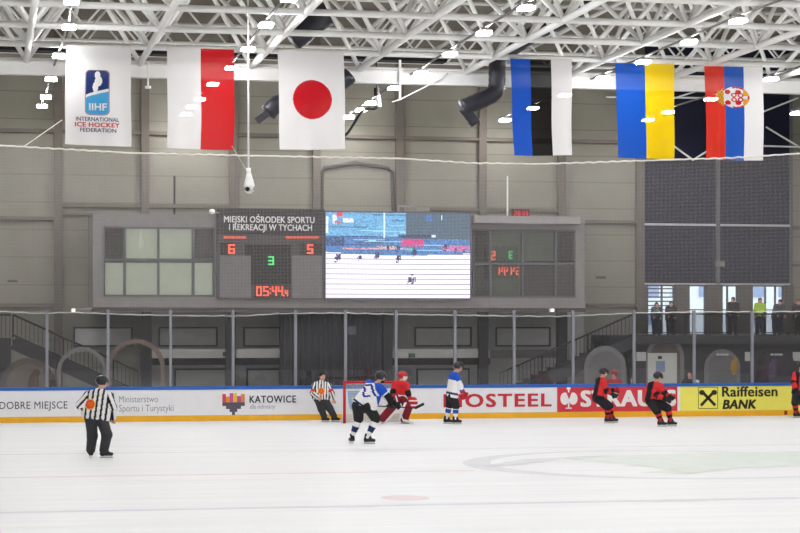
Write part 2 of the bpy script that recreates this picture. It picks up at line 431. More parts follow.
def niche(px, ytop, w, lab, ringcol, incol, txt, Yp, motif, hollow=False):
    o = empty('arched_mural_or_reflection', at(px, 400, Yp), lab, 'mural', 'arched wall murals')
    c = at(px, 400, Yp); wz = at(px + w / 2, 400, Yp).x - at(px - w / 2, 400, Yp).x
    zt = at(px, ytop, Yp).z; r = wz / 2
    def arch(rr, ztop):
        zc = ztop - rr
        return [(c.x - rr, 0.02), (c.x + rr, 0.02)] + [(c.x + rr * math.cos(t), zc + rr * math.sin(t)) for t in [math.pi * k / 20 for k in range(21)]]
    if hollow:  # plain hoops built in place of arched reflections in the glass
        zc = zt - r; ri = r * 0.84; V = []; Fc = []
        pth = [(1, -(zc - 0.02) / r)] + [(math.cos(math.pi * k / 24), math.sin(math.pi * k / 24)) for k in range(25)] + [(-1, -(zc - 0.02) / r)]
        for (a_, b_) in pth:
            za, zb = zc + b_ * r, (zc + b_ * ri if b_ >= 0 else zc + b_ * r)
            V += [(c.x + a_ * r, Yp - 0.06, za), (c.x + a_ * ri, Yp - 0.06, zb), (c.x + a_ * ri, Yp, zb), (c.x + a_ * r, Yp, za)]
        for k in range(len(pth) - 1):
            for q in range(4): Fc.append((k * 4 + q, (k + 1) * 4 + q, (k + 1) * 4 + (q + 1) % 4, k * 4 + (q + 1) % 4))
        raw('hoop', V, Fc, mat('mural_' + ringcol[0], ringcol[1], 0.7, var=0.15, scale=1.5), o); return
    MB().prism(arch(r, zt), Yp - 0.03, Yp).build('ring_panel', mat('mural_' + ringcol[0], ringcol[1], 0.7, var=0.15, scale=1.5), o)
    MB().prism(arch(r * 0.78, zt - r * 0.22), Yp - 0.05, Yp - 0.03).build('inner_panel', mat('mural_' + incol[0], incol[1], 0.7, var=0.15, scale=1.5), o)
    if motif:
        zc = zt - r * 1.05
        MB().sphere((c.x + motif[0] * r, Yp - 0.06, zc + 0.1 * r), r * 0.2, 0.03, r * 0.42).sphere((c.x + (motif[0] + 0.1) * r, Yp - 0.06, zc + 0.5 * r), r * 0.12, 0.03, r * 0.14).build('painted_figure', mat('mural_fig_' + motif[1][0], motif[1][1], 0.8, var=0.3, scale=4), o, True)
    if txt:
        lab_ = MB()
        for k, (a, b) in enumerate(((-6, -3), (-2, 0), (0.5, 2), (2.5, 6))):
            q = at(px + a, 355.5, Yp); q2 = at(px + b, 353.5, Yp); lab_.box(q.x, q2.x, Yp - 0.07, Yp - 0.05, q.z, q2.z)
        lab_.build('name_strip', mat('white_plate', (205, 203, 200), 0.5), o)
G1 = ('ring_grey', (128, 126, 126)); G2 = ('in_grey', (112, 110, 110)); BR = ('reflection_brown', (120, 102, 96)); DK = ('in_dark', (66, 62, 68))
niche(665, 337, 38, 'wide grey arched mural above and behind the white door', G1, ('in_brownish', (104, 92, 84)), False, YQ - 0.001, None)
niche(722, 349, 36, 'grey arched mural with a golden figure under the terrace', G1, G2, True, YQ - 0.001, (0.65, ('gold', (170, 130, 60))))
niche(776, 349, 40, 'dark arched mural with a purple figure near the right edge', DK, DK, True, YQ - 0.001, (-0.2, ('purple', (92, 72, 100))))

# ------------------------------------------------------------------ stairs
def stair(name, lab, pxa, pya, pxb, pyb, Ys, rail_h, n=16):
    a = at(pxa, pya, Ys); b = at(pxb, pyb, Ys)
    o = empty(name, (b.x, Ys, 0), lab, 'staircase')
    st = MB()
    for k in range(n):
        xa_ = a.x + (b.x - a.x) * k / n; xb_ = a.x + (b.x - a.x) * (k + 1) / n; z = a.z + (b.z - a.z) * (k + 0.5) / n
        st.box(min(xa_, xb_), max(xa_, xb_), Ys, Ys + 1.8, max(z - 0.35, 0), z)
    st.build('steps', M_CHAR, o)
    MB().bar((a.x, Ys - 0.03, a.z - 0.2), (b.x, Ys - 0.03, b.z - 0.2), 0.06, 0.5).build('stringer', M_CHAR, o)
    for yy in (Ys + 0.02,):
        MB().tube([(a.x, yy, a.z + rail_h), (b.x, yy, b.z + rail_h)], 0.04).build('handrail', M_STEELD, o)
        MB().tube([(a.x, yy, a.z + 0.12), (b.x, yy, b.z + 0.12)], 0.03).build('bottom_rail', M_STEELD, o)
        bal = MB(); N = int(abs(a.x - b.x) / 0.16)
        for k in range(N + 1):
            t = k / N; p = a.lerp(b, t); p.y = yy
            if k % 12 == 0:
                MB().bar(p, p + Vector((0, 0, rail_h)), 0.06, 0.06).build('newel_post', M_STEELD, o)
            else:
                bal.bar(p + Vector((0, 0, 0.12)), p + Vector((0, 0, rail_h)), 0.02, 0.02)
        b_ = bal.build('balusters', M_STEELD, o); b_['kind'] = 'stuff'
    return o
stair('terrace_stairs', 'dark staircase with railing climbing right to the spectator terrace', 633, 337, 500, 396, YT + 0.3, 0.95)
stair('left_stairs', 'dark staircase with railing descending rightward at the left edge', 13, 338, 138, 394, YT + 0.3, 0.92)
# landing at far left
ls = empty('stair_landing', at(-20, 395, YT + 0.3), 'dark landing with railing at the head of the left staircase', 'landing')
la, lb = at(-120, 338, YT + 0.3), at(11, 338, YT + 0.3)
MB().box(la.x, lb.x, YT + 0.3, YT + 2.1, 0, lb.z).build('platform', M_CHAR, ls)
MB().tube([(la.x, YT + 0.32, lb.z + 0.92), (lb.x, YT + 0.32, lb.z + 0.92)], 0.04).build('handrail', M_STEELD, ls)
bal = MB(); x = la.x
while x < lb.x: bal.bar((x, YT + 0.32, lb.z), (x, YT + 0.32, lb.z + 0.92), 0.02, 0.02); x += 0.16
b_ = bal.build('balusters', M_STEELD, ls); b_['kind'] = 'stuff'
niche(28, 358, 56, 'brown arched mural beneath the left staircase landing', ('ring_br2', (98, 88, 84)), ('in_br2', (116, 106, 98)), False, YT + 0.24, (0.2, ('brown', (92, 72, 62))))
niche(82, 347, 50, 'grey arched hoop standing beside the left staircase foot', G1, G2, False, YT + 0.1, None, True)
niche(136, 339, 58, 'reddish brown arched hoop standing right of the left staircase', BR, G2, False, YT + 0.2, None, True)
niche(605, 346, 42, 'pale grey arched mural beneath the terrace stairs', G1, G2, False, YT + 0.15, None)

# ------------------------------------------------------------------ lower zone below the gallery
def wpanel(name, px0, px1, py0, py1, Yp, d, m, lab=None, cat=None, group=None, kind=None, border=None):
    if border:
        o = empty(name, at((px0 + px1) / 2, py1, Yp), lab, cat, group, kind)
        MB().box(*pbox(px0, px1, py0, py1, Yp, d)).build('panel', m, o)
        x0, x1, _, _, z0, z1 = pbox(px0, px1, py0, py1, Yp, d); t = 0.07
        MB().box(x0 - t, x1 + t, Yp - 0.04, Yp + d, z1, z1 + t).box(x0 - t, x1 + t, Yp - 0.04, Yp + d, z0 - t, z0).box(x0 - t, x0, Yp - 0.04, Yp + d, z0, z1).box(x1, x1 + t, Yp - 0.04, Yp + d, z0, z1).build('frame', border, o)
        return o
    o = MB().box(*pbox(px0, px1, py0, py1, Yp, d)).build(name, m)
    return tag(o, lab, cat, group, kind)
YL = YW - 0.6
tag(MB().box(at(150, 300, YL).x, at(584, 300, YL).x, YL, YW, 0, 3.75).build('wall_concourse', mat('lower_wall', (168, 165, 160), 0.8)), kind='structure')
M_PANEL = mat('pale_grey_panel', (192, 191, 188), 0.6)
M_BORD = mat('panel_border', (70, 68, 66), 0.6)
k = 6
for (a, b) in ((75, 131), (160, 216), (245, 279), (416, 470), (497, 549)):
    Yp = YL - 0.05 if a > 150 else YW - 0.3
    wpanel('window_%d' % k, a, b, 328.5, 345, Yp, 0.05, M_PANEL, kind='structure', border=M_BORD); k += 1
for (a, b) in ((176, 226), (248, 279), (418, 468)):
    wpanel('window_%d' % k, a, b, 370, 398, YL - 0.05, 0.05, M_PANEL, kind='structure', border=M_BORD); k += 1
for (a, b) in ((152, 280), (384, 490)):
    tag(MB().box(*pbox(a, b, 349, 358, YF + 1.2, 0.5)).build('trim_6', mat('pale_beam', (176, 173, 168), 0.7)), kind='structure')
    tag(MB().box(*pbox(a, b, 358, 365, YF + 1.5, 0.4)).build('trim_7', M_BLACK), kind='structure')
tag(MB().box(*pbox(490, 560, 350, 358, YF + 1.2, 0.5)).build('trim_8', M_DGREY), kind='structure')
for px in (147, 231, 285, 388, 484, 563):
    p = at(px, 300, YF + 1.0)
    tag(MB().box(p.x - 0.2, p.x + 0.2, YF + 1.0, YF + 1.4, 0, 3.7).build('trim_9', M_STEELD), kind='structure')
# black curtain in the middle
cu = empty('black_curtain', at(332, 396, YF + 0.5), 'large black curtain under the big screen behind the goal', 'curtain')
c0, c1 = at(281, 320, YF + 0.5), at(383, 320, YF + 0.5)
V = []; Fc = []; N = 120
for i in range(N + 1):
    x = c0.x + (c1.x - c0.x) * i / N; y = YF + 0.66 + 0.06 * math.sin(i * 0.9) + 0.03 * math.sin(i * 0.37)
    V += [(x, y, 0.02), (x, y, 3.58), (x, y + 0.03, 3.58), (x, y + 0.03, 0.02)]
for i in range(N):
    for q in range(4): Fc.append((i * 4 + q, i * 4 + (q + 1) % 4, (i + 1) * 4 + (q + 1) % 4, (i + 1) * 4 + q))
raw('cloth', V, Fc, mat('black_curtain_cloth', (52, 52, 57), 0.6, spec=0.4), cu, True)
MB().tube([(c0.x, YF + 0.67, 3.62), (c1.x, YF + 0.67, 3.62)], 0.04).build('curtain_rod', M_STEELD, cu)
MB().box(*pbox(348, 356, 326, 335, YF + 0.5, 0.08)).build('notice', mat('faint_notice', (92, 92, 98), 0.6), cu)
for (px, py, lab) in ((226, 354, 'small green exit sign on the beam left of the black curtain'), (412, 355.5, 'small green exit sign on the beam right of the black curtain'), (145, 311.5, 'small green light under the left gallery windows')):
    o = empty('exit_sign', at(px, py + 2, YF + 1.1), lab, 'sign', 'green exit signs')
    MB().box(*pbox(px - 3, px + 3, py - 2, py + 2, YF + 1.12, 0.08)).build('housing', M_BLACK, o)
    MB().box(*pbox(px - 2, px + 2, py - 1.2, py + 1.2, YF + 1.11, 0.012)).build('lit_face', emit('exit_green', (40, 120, 80), 0.35), o)

# ------------------------------------------------------------------ gallery box with windows
ga = empty('commentary_gallery', at(340, 312, YF), 'long grey clad gallery box carrying the scoreboard and big screen', 'gallery')
gx0, gx1 = at(93, 260, YF).x, at(585, 260, YF).x
gz0 = at(340, 305, YF).z; gz1 = at(340, 219, YF).z
lwx0, lwx1 = at(103.5, 260, YF).x, at(214.5, 260, YF).x
rwx0, rwx1 = at(472, 260, YF).x, at(575.5, 260, YF).x
wz0, wz1 = at(160, 296.5, YF).z, at(160, 227, YF).z
cl = MB()
cl.box(gx0, gx1, YF, YF + 0.12, gz0, wz0).box(gx0, gx1, YF, YF + 0.12, wz1, gz1)
cl.box(gx0, lwx0, YF, YF + 0.12, wz0, wz1).box(lwx1, rwx0, YF, YF + 0.12, wz0, wz1).box(rwx1, gx1, YF, YF + 0.12, wz0, wz1)
cl.box(gx0, gx0 + 0.12, YF + 0.12, YW - 0.25, gz0, gz1).box(gx1 - 0.12, gx1, YF + 0.12, YW - 0.25, gz0, gz1)
cl.box(gx0, gx1, YF, YW - 0.25, gz1, gz1 + 0.12).box(gx0, gx1, YF, YW - 0.25, gz0 - 0.12, gz0)
cl.build('cladding', M_GREY, ga)
MB().box(gx0 + 0.15, gx1 - 0.15, YW - 0.5, YW - 0.4, gz0, gz1).build('rear_partition', M_CHAR, ga)
MB().box(gx0 - 0.05, gx1 + 0.05, YF + 0.1, YF + 0.5, at(340, 312, YF).z, gz0 - 0.12).build('lower_lip', M_DGREY, ga)
aw = MB().box(at(472.5, 220, YF).x, at(577, 220, YF).x, YF - 0.5, YF - 0.002, at(520, 224, YF).z, at(520, 216.5, YF).z).build('window_awning', mat('awning_grey', (158, 154, 154), 0.6)); tag(aw, 'light grey awning box above the right gallery windows', 'awning')
M_WF = mat('window_frame_grey', (92, 94, 96), 0.5)
M_GP = glass_mat('gallery_glass', (0.95, 0.97, 0.95), 4.0, 0.006)
M_BLIND_GLOW = mat('pale_green_blind_glow', (240, 244, 230), 0.7, var=0.06, scale=1.2)
M_BLIND_GLOW.node_tree.nodes['Principled BSDF'].inputs['Emission Color'].default_value = rgb(214, 217, 204)
M_BLIND_GLOW.node_tree.nodes['Principled BSDF'].inputs['Emission Strength'].default_value = 0.24  # added glow brightens the blinds in place of reflections in the panes
M_DKIN = mat('dark_interior', (38, 37, 39), 0.8)
M_PURP = mat('dim_purple_interior', (112, 104, 112), 0.8)
M_MIDG = mat('grey_green_blind', (140, 146, 138), 0.7, var=0.08, scale=1.2)
def gwin(cols, rows, mats, Yw, frame_w=0.05):
    f = MB()
    for i, (a, b) in enumerate(cols):
        for j, (t, bt) in enumerate(rows):
            x0, x1, _, _, z0, z1 = pbox(a, b, t, bt, Yw, 0.02)
            o = MB().box(x0, x1, Yw + 0.05, Yw + 0.065, z0, z1).build('pane', M_GP, ga)
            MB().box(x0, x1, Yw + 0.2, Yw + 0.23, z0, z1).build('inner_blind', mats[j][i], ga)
    x0, x1, _, _, z0, z1 = pbox(cols[0][0] - 1.5, cols[-1][1] + 1.5, rows[0][0] - 1.5, rows[-1][1] + 1.5, Yw, 0.1)
    for i in range(len(cols) - 1):
        xa_ = at(cols[i][1], 260, Yw).x; xb_ = at(cols[i + 1][0], 260, Yw).x; f.box(xa_, xb_, Yw - 0.03, Yw + 0.1, z0, z1)
    for j in range(len(rows) - 1):
        za_ = at(300, rows[j][1], Yw).z; zb_ = at(300, rows[j + 1][0], Yw).z; f.box(x0, x1, Yw - 0.03, Yw + 0.1, min(za_, zb_), max(za_, zb_))
    w = 0.07
    f.box(x0, x1, Yw - 0.03, Yw + 0.1, z1 - w, z1).box(x0, x1, Yw - 0.03, Yw + 0.1, z0, z0 + w).box(x0, x0 + w, Yw - 0.03, Yw + 0.1, z0, z1).box(x1 - w, x1, Yw - 0.03, Yw + 0.1, z0, z1)
    f.build('window_frame', M_WF, ga)
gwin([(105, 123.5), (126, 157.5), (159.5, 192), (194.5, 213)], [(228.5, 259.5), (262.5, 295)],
     [[M_DKIN, M_BLIND_GLOW, M_BLIND_GLOW, M_PURP], [M_BLIND_GLOW] * 4], YF)
gwin([(474, 489), (491, 522), (524, 555), (557, 574)], [(231, 261), (263.5, 296)],
     [[M_DKIN, M_MIDG, M_MIDG, M_DKIN], [M_DGREY, M_MIDG, M_DGREY, M_DGREY]], YF)

# ------------------------------------------------------------------ scoreboard
YS = YF - 0.25
sb = empty('scoreboard', at(271, 298, YS), 'dark scoreboard with white title, red score digits and a red game clock', 'scoreboard')
M_SBD = mat('scoreboard_dark', (52, 49, 52), 0.6)
MB().box(*pbox(217, 324.5, 234.5, 298.5, YS, 0.215)).build('panel', mat('scoreboard_grey', (76, 72, 74), 0.6), sb)
MB().box(*pbox(217, 324.5, 208.5, 234.5, YS - 0.05, 0.265)).build('title_board', M_SBD, sb)
M_LW = mat('white_lettering', (236, 236, 236), 0.5, var=0)
lettering('title_text', 'MIEJSKI OŚRODEK SPORTU', 224, 314.5, 216.5, 222.6, YS - 0.06, M_LW, sb, bold=0.022)
lettering('title_text', 'I REKREACJI W TYCHACH', 229, 312, 224.3, 230.4, YS - 0.06, M_LW, sb, bold=0.022)
M_SBL = mat('speaker_cloth', (118, 114, 115), 0.9)
MB().box(*pbox(220, 251, 255.5, 298, YS - 0.03, 0.04)).build('side_panel', M_SBL, sb)
MB().box(*pbox(292, 322, 255.5, 298, YS - 0.03, 0.04)).build('side_panel', M_SBL, sb)
MB().box(*pbox(245, 291, 244.5, 285, YS - 0.02, 0.03)).build('centre_panel', M_BLACK, sb)
MB().box(*pbox(220, 233, 243, 255, YS - 0.02, 0.03)).build('digit_window', M_BLACK, sb)
MB().box(*pbox(300, 322, 243, 255, YS - 0.02, 0.03)).build('digit_window', M_SBD, sb)
MB().box(*pbox(254, 290, 284.5, 298.5, YS - 0.04, 0.05)).build('digit_window', M_SBD, sb)
E_RED = emit('led_red', (255, 84, 54), 1.7); E_GRN = emit('led_green', (70, 235, 120), 1.2)
SEG = {'0': 'abcdef', '1': 'bc', '2': 'abged', '3': 'abgcd', '4': 'fgbc', '5': 'afgcd', '6': 'afgedc', '7': 'abc', '8': 'abcdefg', '9': 'abcdfg'}
def digit(mb, ch, px0, px1, py0, py1, Yd, t):
    w = px1 - px0; h = py1 - py0; ym = (py0 + py1) / 2
    R = {'a': (px0, px1, py0, py0 + t), 'g': (px0, px1, ym - t / 2, ym + t / 2), 'd': (px0, px1, py1 - t, py1), 'f': (px0, px0 + t, py0, ym), 'b': (px1 - t, px1, py0, ym), 'e': (px0, px0 + t, ym, py1), 'c': (px1 - t, px1, ym, py1)}
    for s in SEG[ch]: mb.box(*pbox(*R[s], Yd, 0.02))
def digits(spec, m, name, parent, Yd):
    for (ch, a, b, c, d, t) in spec:
        mb = MB(); digit(mb, ch, a, b, c, d, Yd, t); mb.build(name, m, parent)
digits([('6', 228.3, 235, 244.3, 253.8, 1.6), ('5', 307, 313.3, 244.3, 253.8, 1.6)], E_RED, 'score_digit', sb, YS - 0.06)
digits([('3', 268.3, 274, 256.3, 265, 1.4)], E_GRN, 'period_digit', sb, YS - 0.06)
digits([('0', 256.3, 261.8, 286.3, 296, 1.3), ('5', 263.3, 268.8, 286.3, 296, 1.3), ('4', 272, 276.8, 286.3, 296, 1.3), ('4', 278, 283, 286.3, 296, 1.3), ('4', 285, 288, 290, 296.3, 1.0)], E_RED, 'clock_digit', sb, YS - 0.06)
cd = MB().box(*pbox(269.8, 271, 288.3, 289.6, YS - 0.06, 0.02)).box(*pbox(269.8, 271, 292.5, 293.8, YS - 0.06, 0.02)).box(*pbox(283.6, 284.5, 295, 296.3, YS - 0.06, 0.02)); cd.build('clock_colon', E_RED, sb)
tl = MB()
for (a, b) in ((224, 246), (286, 319)):
    x = a
    while x < b:
        w = random.choice((1.4, 1.8, 2.1)); tl.box(*pbox(x, min(x + w, b), 236.1, 238.4, YS - 0.03, 0.03)); x += w + 0.7
o = tl.build('team_name_row', emit('led_red_dim', (255, 96, 60), 0.9), sb); o['kind'] = 'stuff'

# ------------------------------------------------------------------ LED screen
ls_ = empty('video_screen', at(398, 298, YS), 'bright video screen showing a rink with tiny dark players', 'screen')
MB().box(*pbox(324.8, 471, 211.5, 300.5, YS + 0.02, 0.195)).build('cabinet', mat('screen_cabinet', (96, 92, 112), 0.5), ls_)
A = at(325.8, 298, YS - 0.03); B = at(470, 213, YS - 0.03); C2 = at(398, 298, YS); C1 = at(398, 213, YS)
rng = np.random.RandomState(3)
NXs, NYs = 174, 102
img = np.zeros((NYs, NXs, 3))
def c_(r, g, b): return np.array(rgb(r, g, b)[:3])
for j in range(NYs):            # j = 0 top
    t = j / NYs
    for i in range(NXs):
        s = i / NXs
        if t > 0.46 + 0.035 * math.sin(s * 3.0):
            col = c_(252, 248, 255)
        elif s > 0.55 and t < 0.30:
            col = c_(72, 92, 108) * (0.8 + 0.5 * rng.rand())
        else:
            col = c_(112, 180, 226) * (0.4 + 0.8 * rng.rand()) if t < 0.27 else c_(84, 136, 196) * (0.3 + 0.9 * rng.rand())
        img[j, i] = col
for k in range(26):             # bright streaks in the stand, railings
    j = rng.randint(2, 45); i0 = rng.randint(0, 120); L_ = rng.randint(8, 60)
    if j < 30 and i0 > 90: continue
    img[j, i0:min(i0 + L_, 96 if j < 30 else NXs)] = c_(150, 205, 235) if rng.rand() < 0.6 else c_(38, 66, 120)
def blob(x0, x1, y0, y1, c, p=1.0):
    for j in range(int(y0 * NYs), int(y1 * NYs)):
        for i in range(int(x0 * NXs), int(x1 * NXs)):
            if rng.rand() < p: img[j, i] = c_(*c)
blob(0.08, 0.12, 0.0, 0.05, (214, 62, 84)); blob(0.05, 0.08, 0.03, 0.14, (240, 240, 245), .8); blob(0.12, 0.19, 0.07, 0.12, (245, 245, 250), .8); blob(0.06, 0.10, 0.10, 0.14, (200, 80, 110), .7)
blob(0.40, 0.413, 0.0, 0.30, (205, 225, 240)); blob(0.0, 0.02, 0.05, 0.25, (235, 240, 250), .8)
blob(0.52, 0.68, 0.31, 0.40, (206, 60, 120), .8); blob(0.0, 0.13, 0.29, 0.40, (52, 66, 104), .7); blob(0.5, 0.75, 0.26, 0.30, (40, 56, 92), .8)
blob(0.73, 0.76, 0.26, 0.29, (210, 220, 235)); blob(0.69, 0.74, 0.02, 0.10, (60, 110, 190), .6); blob(0.80, 0.81, 0.02, 0.08, (230, 235, 245))
blob(0.80, 1.0, 0.38, 0.455, (224, 110, 160), .6); blob(0.12, 0.60, 0.415, 0.44, (236, 150, 150), .6); blob(0.35, 0.50, 0.40, 0.42, (230, 190, 120), .5); blob(0.55, 0.60, 0.42, 0.46, (90, 190, 160), .5)
for j in range(int(0.47 * NYs), NYs):
    if (j - 49) % 6 == 0: img[j] = np.where(img[j] > 0.6, c_(128, 116, 150), img[j]); 
    if (j - 49) % 6 == 3: img[j] = np.where(img[j] > 0.6, c_(222, 216, 236), img[j])
for (x, y, s) in ((0.085, 0.54, 1.2), (0.235, 0.54, .8), (0.355, 0.515, 1.0), (0.43, 0.425, .7), (0.50, 0.425, .8), (0.505, 0.55, 1.0), (0.615, 0.48, 1.0), (0.58, 0.80, .9), (0.61, 0.80, .9), (0.60, 0.73, .5), (0.83, 0.41, .8), (0.9, 0.44, .5), (0.96, 0.45, .5)):
    s *= 1.35; blob(x - 0.009 * s, x + 0.012 * s, y - 0.035 * s, y + 0.012 * s, (48, 52, 92), .85); blob(x - 0.016 * s, x + 0.004 * s, y - 0.01 * s, y + 0.035 * s, (56, 56, 100), .55)
colour_grid('display', NXs, NYs, lambda u, v: (A.x + u * (B.x - A.x), YS - 0.03, C1.z + v * (C2.z - C1.z)), lambda u, v: img[min(int(v * NYs), NYs - 1), min(int(u * NXs), NXs - 1)], attr_mat('led_display', 0.6, 1.25), ls_)

# the matching scoreboard on the opposite end wall, seen mirrored in the right gallery windows
ob2 = empty('scoreboard', at(511, 262, 2 * YF + 7.8), None, None); q = ob2.location.copy(); ob2.location = (q.x, -8, q.z)
tag(ob2, 'opposite end scoreboard mirrored faintly in the right gallery windows', 'scoreboard')
def mirrored(name, ch, a, b, t0, t1, th, m):
    mb = MB(); digit(mb, ch, a, b, t0, t1, 2 * YF + 7.8, th)
    V = [(v[0] if not isinstance(v, Vector) else v.x, 2 * YF - v[1], v[2]) for v in mb.v]
    mx_ = (min(v[0] for v in V) + max(v[0] for v in V)) / 2
    raw(name, [(2 * mx_ - v[0], v[1], v[2]) for v in V], mb.f, m, ob2)
x0, x1, _, _, z0, z1 = pbox(484, 536, 246, 279, 2 * YF + 7.9, 0.1)
MB().box(x0, x1, -8.0, -7.92, z0, z1).build('panel', M_SBD, ob2)
E_R2 = emit('led_red_bright', (255, 84, 54), 5.0); E_G2 = emit('led_green_bright', (70, 235, 120), 3.0)
mirrored('score_digit', '5', 491, 496, 251, 260, 1.4, E_R2); mirrored('period_digit', '3', 509, 513, 251, 259, 1.2, E_G2); mirrored('score_digit', '6', 527, 532, 248.5, 257, 1.4, E_R2)
for a_, ch in ((499, '4'), (504.5, '4'), (511, '4'), (516.5, '5'), (522, '0')): mirrored('clock_digit', ch, a_, a_ + 4, 267, 275, 1.1, E_R2)

# small equipment on the gallery
def thing_box(name, r, Yp, d, m, lab, cat):
    return tag(MB().box(*pbox(*r, Yp, d)).build(name, m), lab, cat)
o = empty('wall_clock', at(521, 219, YF + 0.1), 'small red digital clock above the right gallery windows', 'clock')
MB().box(*pbox(512.5, 529.5, 209, 219.4, YF + 0.05, 0.2)).build('housing', mat('clock_dark_red', (96, 30, 34), 0.6), o)
digits([('2', 514.5, 517.2, 211.3, 217.2, .9), ('0', 518, 520.5, 211.3, 217.2, .9), ('4', 522.3, 524.8, 211.3, 217.2, .9), ('3', 525.6, 528.2, 211.3, 217.2, .9)], emit('clock_led', (230, 50, 60), 0.8), 'digit', o, YF + 0.03)
MB().bar(at(521, 219.4, YF + 0.15), at(521, 223, YF + 0.15), 0.05, 0.05).build('stand', M_STEELD, o)
o = empty('projector_bracket', at(407, 211, YF + 0.2), 'small grey bracket frame on top of the video screen', 'bracket')
MB().box(*pbox(398, 417, 205, 207, YF - 0.2, 0.15)).box(*pbox(398, 400, 207, 212.5, YF - 0.2, 0.15)).box(*pbox(414, 417, 207, 212.5, YF - 0.2, 0.15)).build('frame', M_GREY, o)
for (px, lab) in ((73.5, 'white floodlight on the lower left corner of the gallery'), (552.5, 'white floodlight on the lower right part of the gallery')):
    px2 = max(px, 95)
    o = empty('floodlight', at(px, 313, YF - 0.3), lab, 'floodlight', 'white floodlights on the gallery')
    MB().box(*pbox(px - 2, px + 2, 308.5, 312, YF - 0.4, 0.25)).build('head', mat('white_housing', (236, 236, 234), 0.4), o)
    MB().box(*pbox(px - 1.5, px + 1.5, 309, 311.5, YF - 0.42, 0.02)).build('lens', emit('floodlight_lens', (255, 255, 250), 1.6), o)
    MB().bar(at(px, 310, YF - 0.2), at(px2, 308, YF + 0.2), 0.08, 0.08).build('arm', M_GREY, o)
o = empty('security_camera', at(212, 214, YS - 0.1), 'small white security camera at the upper left corner of the scoreboard', 'camera')
MB().sphere(at(212, 211.5, YS - 0.3), 0.13, 0.2, 0.11).build('body', mat('white_housing', (236, 236, 234), 0.4), o, True)
MB().tube([at(212, 211.5, YS - 0.3), at(219, 213, YS - 0.03)], 0.03).build('mount', M_GREY, o)
# pipes on the wall
for (px, py, lab) in ((12.5, 281, 'small dark name plate on the beige wall at the far left'), (601, 277.5, 'small dark name plate on the beige wall right of the gallery')):
    tag(MB().box(*pbox(px - 5, px + 5, py - 1.2, py + 1.2, YW - 0.03, 0.03)).build('name_plate', M_DGREY), lab, 'sign', 'name plates on the wall')
tag(MB().tube([at(174.5, 176, YW - 0.04), at(174.5, 217, YW - 0.04)], 0.04, 6).build('antenna_rod', M_STEELD), 'thin dark rod standing on the gallery roof left of the scoreboard', 'rod')
tag(MB().tube([at(507.5, 176, YF + 1), at(507.5, 219, YF + 1)], 0.035, 6).build('white_rod', M_WHITE_STEEL), 'thin white rod standing behind the red digital clock', 'rod')
tag(MB().tube([at(*p, YW - 0.085) for p in ((322, 213), (322, 172), (325, 168), (340, 165.5), (354, 163), (372, 165.5), (388, 168), (392, 172), (393.5, 213))], 0.085, 8).build('pipe_frame', mat('dark_pipe', (84, 80, 78), 0.5)), 'dark peaked pipe frame on the wall above the video screen', 'pipe')

# ------------------------------------------------------------------ roof: girder, space frame, purlins
gd = empty('roof_girder', (16, YG, 8.78 + EYE), 'wide white steel girder running across the hall behind the flags', 'girder')
MB().box(XL, XR, YG - 0.03, YG + 0.03, EYE + 8.74, EYE + 9.14).build('web', M_WHITE_STEEL, gd)
MB().box(XL, XR, YG - 0.16, YG + 0.16, EYE + 9.14, EYE + 9.18).build('top_flange', M_WHITE_STEEL, gd)
MB().box(XL, XR, YG - 0.16, YG + 0.16, EYE + 8.70, EYE + 8.74).build('bottom_flange', M_WHITE_STEEL, gd)

sf = empty('space_frame', (16, 60, ZC), 'white steel space frame of chords and diagonals under the roof', 'roof frame')
DX, DYr, HU = 3.93, 4.22, 2.75
xs_ = [1.25 + DX * i for i in range(-2, 11)]
ys_ = [YG - DYr * k for k in range(0, 6)]
for y in ys_[1:]:
    MB().tube([(xs_[0], y, ZC), (xs_[-1], y, ZC)], 0.10, 8).build('cross_chord', M_WHITE_STEEL, sf, True)
MB().tube([(xs_[0], YG - 0.05, ZC + 0.05), (xs_[-1], YG - 0.05, ZC + 0.05)], 0.05, 8).build('cross_chord', M_WHITE_STEEL, sf, True)
for x in xs_:
    MB().tube([(x, ys_[-1], ZC), (x, YG, ZC)], 0.115, 8).build('long_chord', M_WHITE_STEEL, sf, True)
ux = [x + DX / 2 for x in xs_[:-1]]; uy = [y - DYr / 2 for y in ys_[:-1]]
for y in uy: MB().tube([(ux[0], y, ZC + HU), (ux[-1], y, ZC + HU)], 0.09, 8).build('upper_chord', M_WHITE_STEEL, sf, True)
for x in ux: MB().tube([(x, uy[-1], ZC + HU), (x, YW - 0.3, ZC + HU)], 0.09, 8).build('upper_chord', M_WHITE_STEEL, sf, True)
struts = []
for x in xs_:
    for k, y in enumerate(ys_):
        for (i, j) in ((-1, -1), (1, -1), (-1, 1), (1, 1)):
            q = (x + i * DX / 2, y + j * DYr / 2)
            if q[0] < ux[0] - .1 or q[0] > ux[-1] + .1 or q[1] < uy[-1] - .1 or (j > 0 and k == 0): continue
            struts.append(((x, y, ZC), (q[0], q[1], ZC + HU), k, x))
struts.sort(key=lambda s: (s[2] > 3, abs(s[3] - 14)))
for s in struts[:100]: MB().tube([s[0], s[1]], 0.085, 6).build('diagonal_strut', M_WHITE_STEEL, sf, True)
mb = MB()
for s in struts[100:]: mb.tube([s[0], s[1]], 0.085, 6)
mb.build('diagonal_strut', M_WHITE_STEEL, sf, True)['kind'] = 'stuff'
